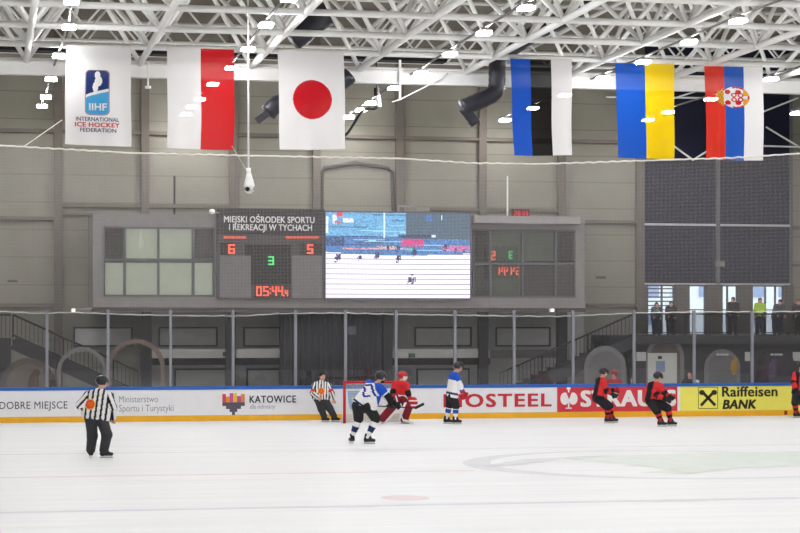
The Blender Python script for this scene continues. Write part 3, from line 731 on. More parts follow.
# purlins and secondary lattice between girder and wall
for i, y in enumerate((74.4, 78.2, 82.0)):
    o = empty('roof_purlin', (16, y, 14.0), '%s lattice purlin behind the white girder under the roof deck' % ('nearest', 'middle', 'farthest')[i], 'purlin', 'lattice purlins under the roof deck')
    MB().tube([(XL, y, 15.3), (XR, y, 15.3)], 0.08, 6).build('top_chord', M_WHITE_STEEL, o, True)
    MB().tube([(XL, y, 14.0), (XR, y, 14.0)], 0.07, 6).build('bottom_chord', M_WHITE_STEEL, o, True)
    mb = MB(); x = XL; up = True
    while x < XR - 1:
        mb.tube([(x, y, 14.0 if up else 15.3), (x + 1.1, y, 15.3 if up else 14.0)], 0.045, 5); x += 1.1; up = not up
    mb.build('lacing', M_WHITE_STEEL, o, True)['kind'] = 'stuff'
o = tag(MB().box(XL, at(445, 50, 80).x, 79.6, 80.4, 13.75, 14.05).build('ventilation_duct', M_BLACK), 'long dark rectangular duct seen through the frame above the girder', 'duct')

# ------------------------------------------------------------------ lamps
HL = 8.9
chains = {
 'leftmost': (2.2, [(42, 106), (46, 97), (51, 79), (59, 56), (69, 27)]),
 'second': (8.0, [(186, 114), (192, 107), (200, 99), (213, 84), (231, 68), (248, 49), (266, 25)]),
 'third': (14.9, [(349, 117), (361, 110), (371, 103), (394, 88), (421, 73), (450, 54), (484, 33), (526, 8)]),
 'fourth': (21.7, [(505, 120), (533, 108), (565, 95), (603, 78), (643, 62), (689, 42), (738, 21)]),
 'fifth': (27.9, [(648, 120), (668, 112), (711, 99), (771, 79)]),
 'rightmost': (33.6, [(797, 113)]),
 'unseen left': (-4.0, [(-122, 117), (-112, 100)]),
}
M_HOUS = mat('lamp_housing', (150, 148, 146), 0.4, 0.4)
M_LENS = emit('lamp_lens', (250, 250, 251), LAMP)
lamp0 = None
for nm, (X, pts) in chains.items():
    ypos = []
    for (px, py) in pts:
        d = F * HL / (HOR - py); u = (px - 400) / F
        ypos.append((d * (SA + u * CA), min(d * (CA - u * SA), YW - 1.0)))
    far = len(ypos); y = ypos[-1][1] - 4.8
    while y > 0: ypos.append((X, y)); y -= 5.2
    for k, (x, y) in enumerate(ypos):
        lab = '%s lamp from the far wall in the %s row of hanging hall lamps' % (ORD[k], nm)
        if lamp0 is None:
            lamp0 = empty('hall_lamp', (x, y, EYE + HL), lab, 'lamp', 'hanging hall lamps')
            b = (x, y, EYE + HL)
            MB().box(x - 0.19, x + 0.19, y - 0.25, y + 0.25, b[2] - 0.05, b[2] + 0.03).build('lens', M_LENS, lamp0)
            MB().box(x - 0.185, x + 0.185, y - 0.24, y + 0.24, b[2] + 0.031, b[2] + 0.09).build('housing', M_HOUS, lamp0)
            MB().box(x - 0.09, x + 0.09, y - 0.12, y + 0.12, b[2] + 0.09, b[2] + 0.13).build('driver_box', M_HOUS, lamp0)
        else:
            c = copy_tree(lamp0); c.location = (x, y, EYE + HL); c['label'] = lab
    # support rail
    zr_ = EYE + HL + 0.158; mb = MB(); pr_ = (ypos[0][0], min(ypos[0][1] + 0.6, YW - 0.05))
    for q_ in ypos: mb.bar((*pr_, zr_), (*q_, zr_), 0.06, 0.05); pr_ = q_
    o = mb.build('lighting_rail', mat('grey_rail', (130, 128, 126), 0.5, 0.4))
    tag(o, 'thin grey rail carrying the %s row of hanging hall lamps' % nm, 'rail', 'rails carrying the hall lamps')

# ------------------------------------------------------------------ ducts and hanging gear
M_DUCT = mat('black_duct', (40, 40, 50), 0.35, var=0.15, scale=2, spec=0.6)
def ribbed(pts, r, Ys):
    P = []
    for i in range(len(pts) - 1):
        a, b = Vector(pts[i]), Vector(pts[i + 1]); n = max(2, int((b - a).length / 0.12))
        for k in range(n): P.append(a.lerp(b, k / n))
    P.append(Vector(pts[-1])); S = P[:]
    for _ in range(4):
        S = [S[0]] + [(S[i - 1] + S[i] * 2 + S[i + 1]) / 4 for i in range(1, len(S) - 1)] + [S[-1]]
    N = len(S)
    return MB().tube(S, lambda t: r * (1.0 + 0.05 * (int(t * (N - 1)) % 2)), 14)
YD = 70.25
o = empty('air_duct', at(497, 90, YD), 'black flexible duct dropping right of centre and bending left beside the striped blue flag', 'duct', 'black air ducts')
ribbed([at(600, -13, YD), at(574, 14, YD), at(540, 30, YD), at(506, 52, YD), at(497, 60, YD), at(497, 90, YD), at(493, 95, YD), at(462, 108, YD)], 0.30, YD).build('hose', M_DUCT, o, True)
ribbed([at(463, 107, YD), at(470, 115, YD), at(476, 124, YD)], 0.2, YD).build('nozzle', M_DUCT, o, True)
o = empty('air_duct', at(300, 90, YD), 'black flexible duct passing behind the red disc flag', 'duct', 'black air ducts')
ribbed([at(330, 12, YD), at(312, 24, YD), at(292, 40, YD)], 0.42, YD).build('hose', M_DUCT, o, True)
ribbed([at(350, 75, YD), at(342, 82, YD), at(300, 98, YD), at(277, 103, YD), at(268, 113, YD)], 0.30, YD).build('hose', M_DUCT, o, True)
MB().bar(at(268, 113, YD), at(257, 121, YD), 0.3, 0.25).build('nozzle', M_DUCT, o)
o = empty('pole_camera', at(249, 193, 60), 'white ceiling pole with a round white camera hanging between two flags', 'camera')
MB().tube([at(248, -6, 60), at(248.5, 170, 60)], 0.028, 8).build('pole', M_WHITE_STEEL, o, True)
q = at(249, 183, 60)
MB().tube([at(248.5, 168, 60), at(248.7, 174, 60)], 0.07, 10).build('collar', M_WHITE_STEEL, o, True)
MB().tube([at(248.8, 173, 60), at(249, 178, 60), at(249.2, 186, 60), at(249.2, 191, 60), at(249.2, 193.5, 60)], lambda t: (0.07, 0.11, 0.17, 0.15, 0.06)[int(round(t * 4))], 14).build('body', mat('white_housing', (236, 236, 234), 0.4), o, True)
MB().sphere(at(247.5, 189, 59.86), 0.07, 0.06, 0.07).build('lens', M_BLACK, o, True)
o = empty('hanging_sensor', at(148, 88, 70.61), 'short white hanging rod with a small flat head right of the logo flag', 'sensor')
MB().tube([at(148, 61, 70.61), at(148, 86, 70.61)], 0.035, 8).build('rod', M_WHITE_STEEL, o)
MB().tube([at(148, 86, 70.61), at(148, 88.5, 70.61)], 0.11, 10).build('head', M_WHITE_STEEL, o)
o = empty('spotlight', at(377, 105, 74), 'black and white stage spotlight beside the third lamp row', 'spotlight')
MB().tube([at(376.5, 88, 74), at(377, 96, 74)], 0.11, 10).build('bracket', M_BLACK, o)
MB().tube([at(377.5, 95, 74), at(379, 107, 74)], 0.10, 10).build('head', mat('white_housing', (236, 236, 234), 0.4), o)
MB().tube([Vector((at(377, 66, 74).x, 74.35, 14.0)), at(377, 88, 74)], 0.03, 6).build('drop_rod', M_STEELD, o)
tag(MB().tube([at(*p, 74) for p in ((379, 106), (374, 109), (367, 108.5), (361, 112), (355, 122), (348, 133), (338, 139))], 0.05, 8).build('black_cable', M_BLACK, None, True), 'black cable drooping from the spotlight towards the red disc flag', 'cable')
tag(MB().tube([at(*p, 70.6) for p in ((392, 102), (400, 99.5), (425, 87), (440, 79), (448, 73))], 0.025, 8).build('white_pipe', M_WHITE_STEEL, None, True), 'thin white pipe sloping down left under the girder at centre', 'pipe')
tag(MB().tube([at(400, 60, 70.59), at(400, 100, 70.6)], 0.045, 8).build('drop_pipe', M_WHITE_STEEL), 'short white vertical pipe under the girder at centre', 'pipe')

# ------------------------------------------------------------------ flags
def cloth_mat():
    m = bpy.data.materials.new('flag_cloth'); m.use_nodes = True; nt = m.node_tree; nt.nodes.clear(); L = nt.links
    out = nt.nodes.new('ShaderNodeOutputMaterial'); a = nt.nodes.new('ShaderNodeAttribute'); a.attribute_name = 'Col'
    d = nt.nodes.new('ShaderNodeBsdfDiffuse'); t = nt.nodes.new('ShaderNodeBsdfTranslucent'); tr = nt.nodes.new('ShaderNodeBsdfTransparent')
    L.new(a.outputs['Color'], d.inputs[0]); L.new(a.outputs['Color'], t.inputs[0])
    m1 = nt.nodes.new('ShaderNodeMixShader'); m1.inputs[0].default_value = 0.35; L.new(d.outputs[0], m1.inputs[1]); L.new(t.outputs[0], m1.inputs[2])
    m2 = nt.nodes.new('ShaderNodeMixShader'); m2.inputs[0].default_value = 0.08; L.new(m1.outputs[0], m2.inputs[1]); L.new(tr.outputs[0], m2.inputs[2]); L.new(m2.outputs[0], out.inputs[0])
    return m
M_CLOTH = cloth_mat()
def flag(lab, tl, tr, bl, br_, colfn, nx=110, ny=160, amp=0.035, seed=0):
    Yf = YG - DYr - 0.14
    TL, TR, BL, BR_ = at(*tl, Yf), at(*tr, Yf), at(*bl, Yf), at(*br_, Yf)
    ph = seed * 1.7
    def P(u, v, lift=0.0):
        sway = v
        w = amp * (math.sin(u * 9 + ph + v * 1.3) + 0.6 * math.sin(u * 17 + ph * 2 - v)) * sway + 0.02 * math.sin(v * 5)
        a = TL.lerp(TR, u); b = BL.lerp(BR_, u); p = a.lerp(b, v)
        p.x += 0.02 * math.sin(v * 7 + ph) * v
        p.z += -0.03 * math.sin(u * math.pi) * (v > 0.5) * (v - .5)
        return Vector((p.x, p.y - w - lift - 0.02, p.z))
    o = empty('flag', TL.lerp(TR, 0.5), lab, 'flag', 'flags hanging from the roof frame')
    colour_grid('cloth', nx, ny, lambda u, v: P(u, v), colfn, M_CLOTH, o)
    MB().tube([P(0, 0) + Vector((0, 0, .02)), P(1, 0) + Vector((0, 0, .02))], 0.02, 6).build('top_hem', M_ROPE, o)
    for u in (0.02, 0.5, 0.98):
        q_ = P(u, 0); MB().bar(q_, (q_.x, YG - DYr - 0.102, ZC - 0.02), 0.02, 0.02).build('tie', M_ROPE, o)
    return o, P
W_ = c_(240, 238, 238)
# --- federation flag
def iihf(u, v):
    x, y = u * 65, v * 101          # in photo pixels inside the flag
    x0, x1, y0, y1 = 20.3, 43, 25.5, 69.5
    def inside(m):
        a0, a1, b0, b1 = x0 - m, x1 + m, y0 - m, y1 + m; r = 4 + m
        if not (a0 < x < a1 and b0 < y < b1): return False
        cx = min(max(x, a0 + r), a1 - r); cy = min(max(y, b0 + r), b1 - r)
        return (x - cx) ** 2 + (y - cy) ** 2 < r * r
    if inside(0):
        sx = (x - x0) / (x1 - x0); sy = (y - y0) / (y1 - y0)
        fig = ((sx - 0.5) ** 2 / 0.016 + (sy - 0.10) ** 2 / 0.007 < 1) or ((sx - 0.55) ** 2 / 0.026 + (sy - 0.24) ** 2 / 0.014 < 1) or ((sx - 0.42) ** 2 / 0.014 + (sy - 0.38) ** 2 / 0.014 < 1)
        edge = 0.60 - 0.16 * sx ** 0.7
        if fig and sy < edge: return W_
        if sy < edge - 0.03: return c_(28, 52, 112)
        if sy < edge + 0.035: return W_
        return c_(70, 160, 212)
    if inside(1.0): return c_(176, 140, 158)
    return W_
def decal(P, parent, name, body, px0, px1, yt, yb, ox, oy, fw, fh, m, bold=0.02):
    v, f = text_mesh(body, bold); cap = text_mesh('H', bold)[0][:, 1].max(); a, b = v[:, 0].min(), v[:, 0].max()
    V = []
    for q in v:
        x = px0 + (q[0] - a) / (b - a) * (px1 - px0); y = yb + (yt - yb) * q[1] / cap
        V.append(P((x - ox) / fw, (y - oy) / fh, 0.012 + q[2]))
    raw(name, V, f, m, parent)
fo, P_ = flag('white flag with a blue ice hockey emblem and lettering at the left', (66, 45), (131, 46.5), (64.5, 144), (131, 146.5), iihf, 130, 200, seed=1)
M_LB = mat('grey_blue_print', (92, 92, 118), 0.8, var=0); M_LR = mat('red_print', (205, 64, 74), 0.8, var=0)
decal(P_, fo, 'printed_text', 'IIHF', 89.5, 107, 104.5, 111.5, 66, 46, 65, 101, M_LW, 0.03)
decal(P_, fo, 'printed_text', 'INTERNATIONAL', 76.5, 119, 118.5, 122.5, 66, 46, 65, 101, M_LB)
decal(P_, fo, 'printed_text', 'ICE HOCKEY', 75.5, 119.5, 123.8, 128.3, 66, 46, 65, 101, M_LR, 0.03)
decal(P_, fo, 'printed_text', 'FEDERATION', 80.5, 116, 129.6, 133.4, 66, 46, 65, 101, M_LB)
flag('flag of a white stripe beside a red stripe', (167, 48), (234, 49.5), (167.5, 148), (234, 150), lambda u, v: W_ if u < 0.5 else c_(206, 36, 42), 60, 80, seed=2)
flag('white flag with a large red disc', (277.5, 50.5), (343.5, 53), (280, 149.5), (345.5, 149), lambda u, v: c_(200, 30, 40) if ((u - 0.505) * 66) ** 2 + ((v - 0.49) * 98.5) ** 2 < 19.6 ** 2 else W_, 132, 196, seed=3)
flag('flag of blue, black and white vertical stripes', (510, 58.5), (571.5, 60.5), (513.5, 155.5), (572, 155), lambda u, v: c_(18, 84, 196) if u < 0.325 else (c_(18, 17, 19) if u < 0.66 else W_), 62, 80, seed=4)
flag('flag of a blue stripe beside a yellow stripe', (615, 63), (674, 64.5), (618, 157.5), (674, 159), lambda u, v: c_(22, 84, 188) if u < 0.5 else c_(240, 202, 24), 60, 80, seed=5)
def serb(u, v):
    x, y = u * 59, v * 94
    col = c_(224, 60, 46) if x < 19.7 else (c_(48, 96, 190) if x < 39.3 else W_)
    cx, cy = 29.5, 31.0
    if 11 < x < 18.5 and abs(y - cy) < 4 + (x - 11) * 0.7:
        return c_(222, 178, 60) if (int(x * 1.3) + int(y * .7)) % 3 else c_(180, 40, 40)
    ex, ey = (x - 30.5) / 14.5, (y - cy) / 10.8
    if 18.5 < x and ex * ex + ey * ey < 1:
        if ex > 0.55 and abs(ey) > 0.15: return c_(228, 160, 50)
        if ex * ex + ey * ey > 0.74 and ex > -0.2: return c_(204, 40, 44)
        for (a, b) in ((-0.55, -0.5), (-0.55, 0.5), (0.2, -0.5), (0.2, 0.5), (-0.1, -.22), (-0.1, .22), (.38, -.2), (.38, .2)):
            r2 = (ex - a) ** 2 + (ey - b) ** 2
            if r2 < 0.045 and r2 > (0.012 if abs(b) < .3 else 0): return c_(204, 40, 44)
        return W_
    return col
flag('red, blue and white striped flag with a crowned coat of arms', (704, 66), (762.5, 67.5), (707, 159.5), (763.5, 160.5), serb, 118, 188, seed=6)

# ------------------------------------------------------------------ boards with advertising
bd = empty('rink_boards', (12, YB, 0), 'white rink boards with blue cap rail and yellow kick plate across the far end', 'rink boards')
M_BOARD = mat('white_board', (234, 234, 236), 0.35, var=0.02)
MB().box(XL, XR, YB, YB + 0.14, 0.17, 0.985).build('panel', M_BOARD, bd)
MB().box(XL, XR, YB - 0.03, YB + 0.2, 0.985, 1.085).build('cap_rail', mat('blue_plastic', (44, 96, 178), 0.4), bd)
MB().box(XL, XR, YB - 0.02, YB + 0.14, 0, 0.18).build('kick_plate', mat('yellow_plastic', (238, 178, 42), 0.4), bd)
p = at(785.5, 400, YB); MB().box(p.x - 0.05, p.x + 0.05, YB - 0.026, YB - 0.02, 0.02, 0.16).build('red_mark', mat('red_paint', (150, 40, 30), 0.5), bd)
YA = YB - 0.012
def banner(px0, px1, m, lab):
    x0, x1 = at(px0, 400, YB).x, at(px1, 400, YB).x
    o = empty('advertising_banner', ((x0 + x1) / 2, YB, 0.185), lab, 'banner', 'advertising banners on the boards')
    MB().box(x0, x1, YA + 0.001, YB, 0.183, 0.983).build('film', m, o)
    return o
M_INK = mat('dark_ink', (62, 62, 72), 0.6, var=0); M_INKG = mat('grey_ink', (150, 150, 158), 0.6, var=0); M_INKR = mat('red_ink', (196, 46, 56), 0.6, var=0)
M_FILM = mat('white_film', (236, 236, 239), 0.35, var=0.02)
YI = YA - 0.004
o = banner(-160, 88, M_FILM, 'white banner with dark serif capitals at the left end')
lettering('lettering', 'DOBRE MIEJSCE', -0.5, 67.5, 401.6, 408.8, YI, M_INK, o, space=1.05)
o = banner(88.1, 196, M_FILM, 'white banner with thin grey two line lettering behind the left referee')
lettering('lettering', 'Ministerstwo', 119, 158, 395.8, 402.3, YI, M_INKG, o)
lettering('lettering', 'Sportu i Turystyki', 119, 173.5, 404.8, 411.3, YI, M_INKG, o)
MB().box(*pbox(106, 114, 393.5, 405, YI, 0.004)).build('emblem', mat('crest_red', (206, 60, 76), 0.5), o)
e = MB()
q = at(110, 399, YI - 0.003)
e.prism([(q.x - 0.02, q.z - 0.13), (q.x + 0.02, q.z - 0.13), (q.x + 0.08, q.z - 0.02), (q.x + 0.1, q.z + 0.1), (q.x + 0.03, q.z + 0.03), (q.x, q.z + 0.13), (q.x - 0.03, q.z + 0.03), (q.x - 0.1, q.z + 0.1), (q.x - 0.08, q.z - 0.02)], YI - 0.004, YI - 0.001)
e.build('emblem_bird', M_LW, o)
o = banner(196.1, 338, M_FILM, 'white banner with coloured crown logo and dark city name')
lettering('lettering', 'KATOWICE', 249.5, 296, 395.6, 402.6, YI, M_INK, o, bold=0.02, space=1.08)
lettering('lettering', 'dla odmiany', 250, 275.5, 404.2, 408.6, YI, M_INKG, o, shear=0.2)
cols = [(214, 74, 90), (232, 150, 60), (205, 90, 150), (226, 190, 70), (196, 80, 140), (228, 140, 70)]
for k, (a, b, t) in enumerate(((222.3, 226, 394), (226, 229.6, 396.5), (229.6, 233.4, 393), (233.6, 237, 393), (237, 241, 396), (241, 244.8, 394))):
    MB().box(*pbox(a, b, t, 402.3, YI, 0.004)).build('logo_block', mat('logo_%d' % k, cols[k], 0.5, var=0), o)
lg = MB()
for (a, b, t, d) in ((222.3, 244.8, 402.3, 406), (226, 241, 406, 409), (229.6, 237.3, 409, 412), (232, 235, 412, 415)): lg.box(*pbox(a, b, t, d, YI, 0.004))
lg.build('logo_base', mat('logo_grey', (88, 84, 96), 0.5, var=0), o)
o = banner(338.1, 430, M_FILM, 'white banner with a blue and yellow shield seen through the goal')
cx = at(359.5, 402, YI)
def shield(s):
    return [(cx.x + s * a, cx.z + s * b) for a, b in ((0, -0.36), (0.16, -0.31), (0.29, -0.18), (0.33, 0), (0.35, 0.33), (-0.35, 0.33), (-0.33, 0), (-0.29, -0.18), (-0.16, -0.31))]
MB().prism(shield(1.08), YI, YI + 0.004).build('shield', mat('shield_blue', (120, 168, 214), 0.5, var=0), o)
cz = cx.z
MB().prism([(cx.x + a, cz + b) for a, b in ((0, -0.22), (0.07, -0.1), (0.2, -0.12), (0.25, 0.2), (0.16, 0.1), (0.07, 0.08), (0.09, 0.22), (-0.02, 0.26), (-0.05, 0.08), (-0.16, 0.1), (-0.25, 0.2), (-0.2, -0.12), (-0.07, -0.1))], YI - 0.004, YI - 0.001).build('eagle', mat('eagle_yellow', (226, 210, 150), 0.5, var=0), o)
o = banner(430.1, 557, M_FILM, 'white banner with wide red capitals right of the goal')
lettering('lettering', 'BIOSTEEL', 443.5, 551.5, 393.8, 406.6, YI, M_INKR, o, bold=0.028, space=1.12)
M_FR = mat('red_film', (208, 58, 70), 0.35, var=0.02)
o = banner(557.1, 677.3, M_FR, 'red banner with white bird logo and white capitals')
lettering('lettering', 'STRAUSS', 580.5, 676, 390.2, 405.8, YI, M_LW, o, bold=0.045, space=1.05)
lc = at(568.7, 398, YI)
lgp = MB()
def ell(cx_, cz_, a, b, n=24): return [(cx_ + a * math.cos(2 * math.pi * k / n), cz_ + b * math.sin(2 * math.pi * k / n)) for k in range(n)]
lgp.prism(ell(lc.x - 0.13, lc.z - 0.02, 0.15, 0.2), YI, YI + 0.004).prism(ell(lc.x + 0.15, lc.z - 0.02, 0.15, 0.2), YI, YI + 0.004)
lgp.box(lc.x - 0.025, lc.x + 0.025, YI - 0.002, YI + 0.004, lc.z - 0.33, lc.z + 0.3)
lgp.prism(ell(lc.x, lc.z + 0.31, 0.07, 0.05, 14), YI - 0.003, YI).box(lc.x - 0.1, lc.x + 0.1, YI - 0.002, YI + 0.004, lc.z - 0.35, lc.z - 0.31)
lgp.build('bird_logo', M_LW, o)
MB().prism([(lc.x - 0.08, lc.z + 0.18), (lc.x + 0.01, lc.z - 0.05), (lc.x + 0.1, lc.z + 0.18)], YI - 0.004, YI - 0.003).build('logo_notch', M_FR, o)
M_FY = mat('yellow_film', (240, 231, 104), 0.35, var=0.02)
o = banner(680.2, 840, M_FY, 'yellow banner with black crossed gable logo and bank lettering')
M_K = mat('black_ink', (48, 44, 30), 0.6, var=0)
lettering('lettering', 'Raiffeisen', 722, 777.5, 386.4, 396.3, YI, M_K, o, bold=0.022)
lettering('lettering', 'BANK', 722.5, 756.5, 399.6, 408.6, YI, M_K, o, bold=0.04, shear=0.18)
x0, x1, _, _, z0, z1 = pbox(698.2, 718, 387, 408.8, YI, 0.003)
t = 0.018
MB().box(x0, x1, YI, YI + 0.003, z0, z0 + t).box(x0, x1, YI, YI + 0.003, z1 - t, z1).box(x0, x0 + t, YI, YI + 0.003, z0, z1).box(x1 - t, x1, YI, YI + 0.003, z0, z1).build('logo_border', M_K, o)
cx_, cz_ = (x0 + x1) / 2, (z0 + z1) / 2; r = (x1 - x0) * 0.36
g = MB()
for s in (-1, 1):
    g.bar((cx_ - s * r, YI, cz_ - r), (cx_ + s * r * 0.8, YI, cz_ + r * 0.8), 0.004, 0.095, up=(s, 0, -1))
    g.prism(ell(cx_ + s * r * 0.86, cz_ + r * 0.72, 0.1, 0.085, 12), YI - 0.003, YI)
g.build('gable_logo', M_K, o)

# ------------------------------------------------------------------ glass and posts
posts = [-72, -13, 47, 108, 170.5, 233, 295.5, 345.5, 396, 455, 514, 573, 634, 694, 752, 812, 870]
YGL = YB + 0.08
M_RGL = glass_mat('rink_glass', (0.90, 0.91, 0.92), 0.9, 0.015, 0.035, (190, 190, 196))
ztop = at(345, 312.5, YGL).z
for i, px in enumerate(posts):
    x = at(px, 350, YGL).x
    o = MB().box(x - 0.042, x + 0.042, YGL - 0.05, YGL + 0.06, 1.085, ztop + 0.08).build('glass_post', M_POST)
    tag(o, '%s pale metal post from the left in the row holding the rink glass' % ORD[i], 'post', 'posts of the rink glass')
for i in range(len(posts) - 1):
    x0, x1 = at(posts[i], 350, YGL).x + 0.05, at(posts[i + 1], 350, YGL).x - 0.05
    o = MB().box(x0, x1, YGL - 0.006, YGL + 0.006, 1.085, ztop).build('glass_screen', M_RGL)
    tag(o, '%s clear rink glass pane from the left above the boards' % ORD[i], 'glass pane', 'panes of the rink glass')

# ------------------------------------------------------------------ safety net
def net_mat():
    m = bpy.data.materials.new('net_threads'); m.use_nodes = True; nt = m.node_tree; nt.nodes.clear(); L = nt.links
    out = nt.nodes.new('ShaderNodeOutputMaterial'); tc = nt.nodes.new('ShaderNodeTexCoord'); sx = nt.nodes.new('ShaderNodeSeparateXYZ'); L.new(tc.outputs['Object'], sx.inputs[0])
    def thread(sock):
        d = nt.nodes.new('ShaderNodeMath'); d.operation = 'DIVIDE'; d.inputs[1].default_value = 0.045; L.new(sock, d.inputs[0])
        f = nt.nodes.new('ShaderNodeMath'); f.operation = 'FRACT'; L.new(d.outputs[0], f.inputs[0])
        l = nt.nodes.new('ShaderNodeMath'); l.operation = 'LESS_THAN'; l.inputs[1].default_value = 0.085; L.new(f.outputs[0], l.inputs[0]); return l.outputs[0]
    mx = nt.nodes.new('ShaderNodeMath'); mx.operation = 'MAXIMUM'; L.new(thread(sx.outputs['X']), mx.inputs[0]); L.new(thread(sx.outputs['Z']), mx.inputs[1])
    d = nt.nodes.new('ShaderNodeBsdfDiffuse'); d.inputs[0].default_value = rgb(178, 174, 174); t = nt.nodes.new('ShaderNodeBsdfTransparent')
    ms = nt.nodes.new('ShaderNodeMixShader'); L.new(mx.outputs[0], ms.inputs[0]); L.new(t.outputs[0], ms.inputs[1]); L.new(d.outputs[0], ms.inputs[2]); L.new(ms.outputs[0], out.inputs[0])
    return m
top_px = [(-90, 140), (0, 145.5), (60, 149), (130, 153), (265, 156), (400, 158.5), (470, 163), (535, 164), (590, 162.5), (660, 160), (730, 158), (800, 153.5), (900, 146)]
bot_px = [(-90, 312), (0, 311.5), (40, 313.5), (70, 312.5), (140, 315), (200, 316), (245, 316), (280, 313.5), (345, 313), (400, 314.5), (500, 316), (560, 316.5), (640, 313), (700, 312), (800, 311.5), (900, 311)]
def interp(L_, px):
    xs = [a for a, _ in L_]; ys = [b for _, b in L_]; return float(np.interp(px, xs, ys))
ne = empty('safety_net', at(400, 316, YN), 'fine pale safety net stretched above the rink glass', 'net')
NXn, NYn = 100, 24; V = []; Fc = []
for j in range(NYn + 1):
    for i in range(NXn + 1):
        px = -90 + 990 * i / NXn; py = interp(top_px, px) * (1 - j / NYn) + interp(bot_px, px) * j / NYn
        p = at(px, py, YN); p.y += 0.05 * math.sin(i * 0.3) * math.sin(math.pi * j / NYn)
        V.append(p)
for j in range(NYn):
    for i in range(NXn): Fc.append((j * (NXn + 1) + i, j * (NXn + 1) + i + 1, (j + 1) * (NXn + 1) + i + 1, (j + 1) * (NXn + 1) + i))
raw('mesh', V, Fc, net_mat(), ne)
MB().tube([at(px, interp(top_px, px) + 0.4 * math.sin(px * .5), YN) for px in range(-90, 901, 6)], 0.03, 6).build('top_rope', M_ROPE, ne, True)
MB().tube([at(px, interp(bot_px, px) + 0.3 * math.sin(px * .7), YN) for px in range(-90, 901, 6)], 0.022, 6).build('bottom_rope', M_ROPE, ne, True)
MB().tube([at(24, 146.5, YN), at(62, 120, YN + 2)], 0.015, 6).build('tie_line', M_ROPE, ne)
MB().tube([at(232, 146, YN + 1), at(247, 171, YN)], 0.008, 6).build('tie_line', M_ROPE, ne)

# ------------------------------------------------------------------ goal
DG = 61.0
def pix(px, py, D):
    u = (px - 400) / F
    return Vector((D * (SA + u * CA), D * (CA - u * SA), EYE + (HOR - py) / F * D))
gl = pix(344.5, 423.5, DG); gr = Vector((gl.x + 1.86, gl.y, 0))
go = empty('hockey_goal', ((gl.x + gr.x) / 2, gl.y, 0), 'red framed hockey goal with white netting behind the players', 'goal')
M_GR = mat('goal_red', (186, 34, 48), 0.4)
z_ = 1.25
MB().tube([(gl.x, gl.y, 0), (gl.x, gl.y, z_)], 0.045, 10).build('post', M_GR, go, True)
MB().tube([(gr.x, gr.y, 0), (gr.x, gr.y, z_)], 0.045, 10).build('post', M_GR, go, True)
MB().tube([(gl.x - 0.04, gl.y, z_), (gr.x + 0.04, gr.y, z_)], 0.045, 10).build('crossbar', M_GR, go, True)
back = []
for k in range(13):
    t = math.pi * k / 12
    back.append((((gl.x + gr.x) / 2) - 0.98 * math.cos(t), gl.y + 0.02 + 0.95 * math.sin(t) ** 0.7))
MB().tube([(x, y, 0.04) for x, y in back], 0.035, 8).build('base_frame', mat('goal_white', (228, 228, 228), 0.4), go, True)
tp = []
for k in range(13):
    t = math.pi * k / 12
    tp.append((((gl.x + gr.x) / 2) - 0.92 * math.cos(t), gl.y + 0.02 + 0.5 * math.sin(t) ** 0.7))
MB().tube([(x, y, z_ - 0.04) for x, y in tp], 0.03, 8).build('top_frame', mat('goal_white', (228, 228, 228), 0.4), go, True)
def goal_net():
    m = bpy.data.materials.new('goal_netting'); m.use_nodes = True; nt = m.node_tree; nt.nodes.clear(); L = nt.links
    out = nt.nodes.new('ShaderNodeOutputMaterial'); a = nt.nodes.new('ShaderNodeAttribute'); a.attribute_name = 'Col'; sx = nt.nodes.new('ShaderNodeSeparateXYZ'); L.new(a.outputs['Vector'], sx.inputs[0])
    def th(s):
        f = nt.nodes.new('ShaderNodeMath'); f.operation = 'FRACT'; L.new(s, f.inputs[0])
        l = nt.nodes.new('ShaderNodeMath'); l.operation = 'LESS_THAN'; l.inputs[1].default_value = 0.16; L.new(f.outputs[0], l.inputs[0]); return l.outputs[0]
    mx = nt.nodes.new('ShaderNodeMath'); mx.operation = 'MAXIMUM'; L.new(th(sx.outputs[0]), mx.inputs[0]); L.new(th(sx.outputs[1]), mx.inputs[1])
    d = nt.nodes.new('ShaderNodeBsdfDiffuse'); d.inputs[0].default_value = rgb(238, 236, 232); t = nt.nodes.new('ShaderNodeBsdfTransparent')
    ms = nt.nodes.new('ShaderNodeMixShader'); L.new(mx.outputs[0], ms.inputs[0]); L.new(t.outputs[0], ms.inputs[1]); L.new(d.outputs[0], ms.inputs[2]); L.new(ms.outputs[0], out.inputs[0])
    return m
M_GN = goal_net(); M_SKIRT = mat('white_skirt', (226, 218, 206), 0.8)
V = []; Fc = []; UV = []
for k in range(13):
    for j in range(9):
        t = j / 8; b = Vector((*back[k], 0.05)); u = Vector((*tp[k], z_ - 0.04)); p = b.lerp(u, t); V.append(p); UV.append((k / 12 * 55, t * 24, 0, 1))
for k in range(12):
    for j in range(8): Fc.append((k * 9 + j, (k + 1) * 9 + j, (k + 1) * 9 + j + 1, k * 9 + j + 1))
n0 = len(V)
for k in range(13):
    V.append(Vector((*tp[k], z_ - 0.03))); UV.append((k / 12 * 40, 0, 0, 1)); V.append(Vector((gl.x + (gr.x - gl.x) * k / 12, gl.y, z_ - 0.02))); UV.append((k / 12 * 40, 12, 0, 1))
for k in range(12): Fc.append((n0 + 2 * k, n0 + 2 * k + 2, n0 + 2 * k + 3, n0 + 2 * k + 1))
o = raw('netting', V, Fc, M_GN, go)
a_ = o.data.color_attributes.new('Col', 'FLOAT_COLOR', 'POINT'); a_.data.foreach_set('color', np.array(UV, np.float32).ravel())
sk = []; sf_ = []
for k in range(13):
    b = Vector((*back[k], 0)); sk += [b + Vector((0, -0.02, 0.02)), b + Vector((0, -0.04, 0.24)), b + Vector((0, -0.005, 0.24)), b + Vector((0, 0.015, 0.02))]
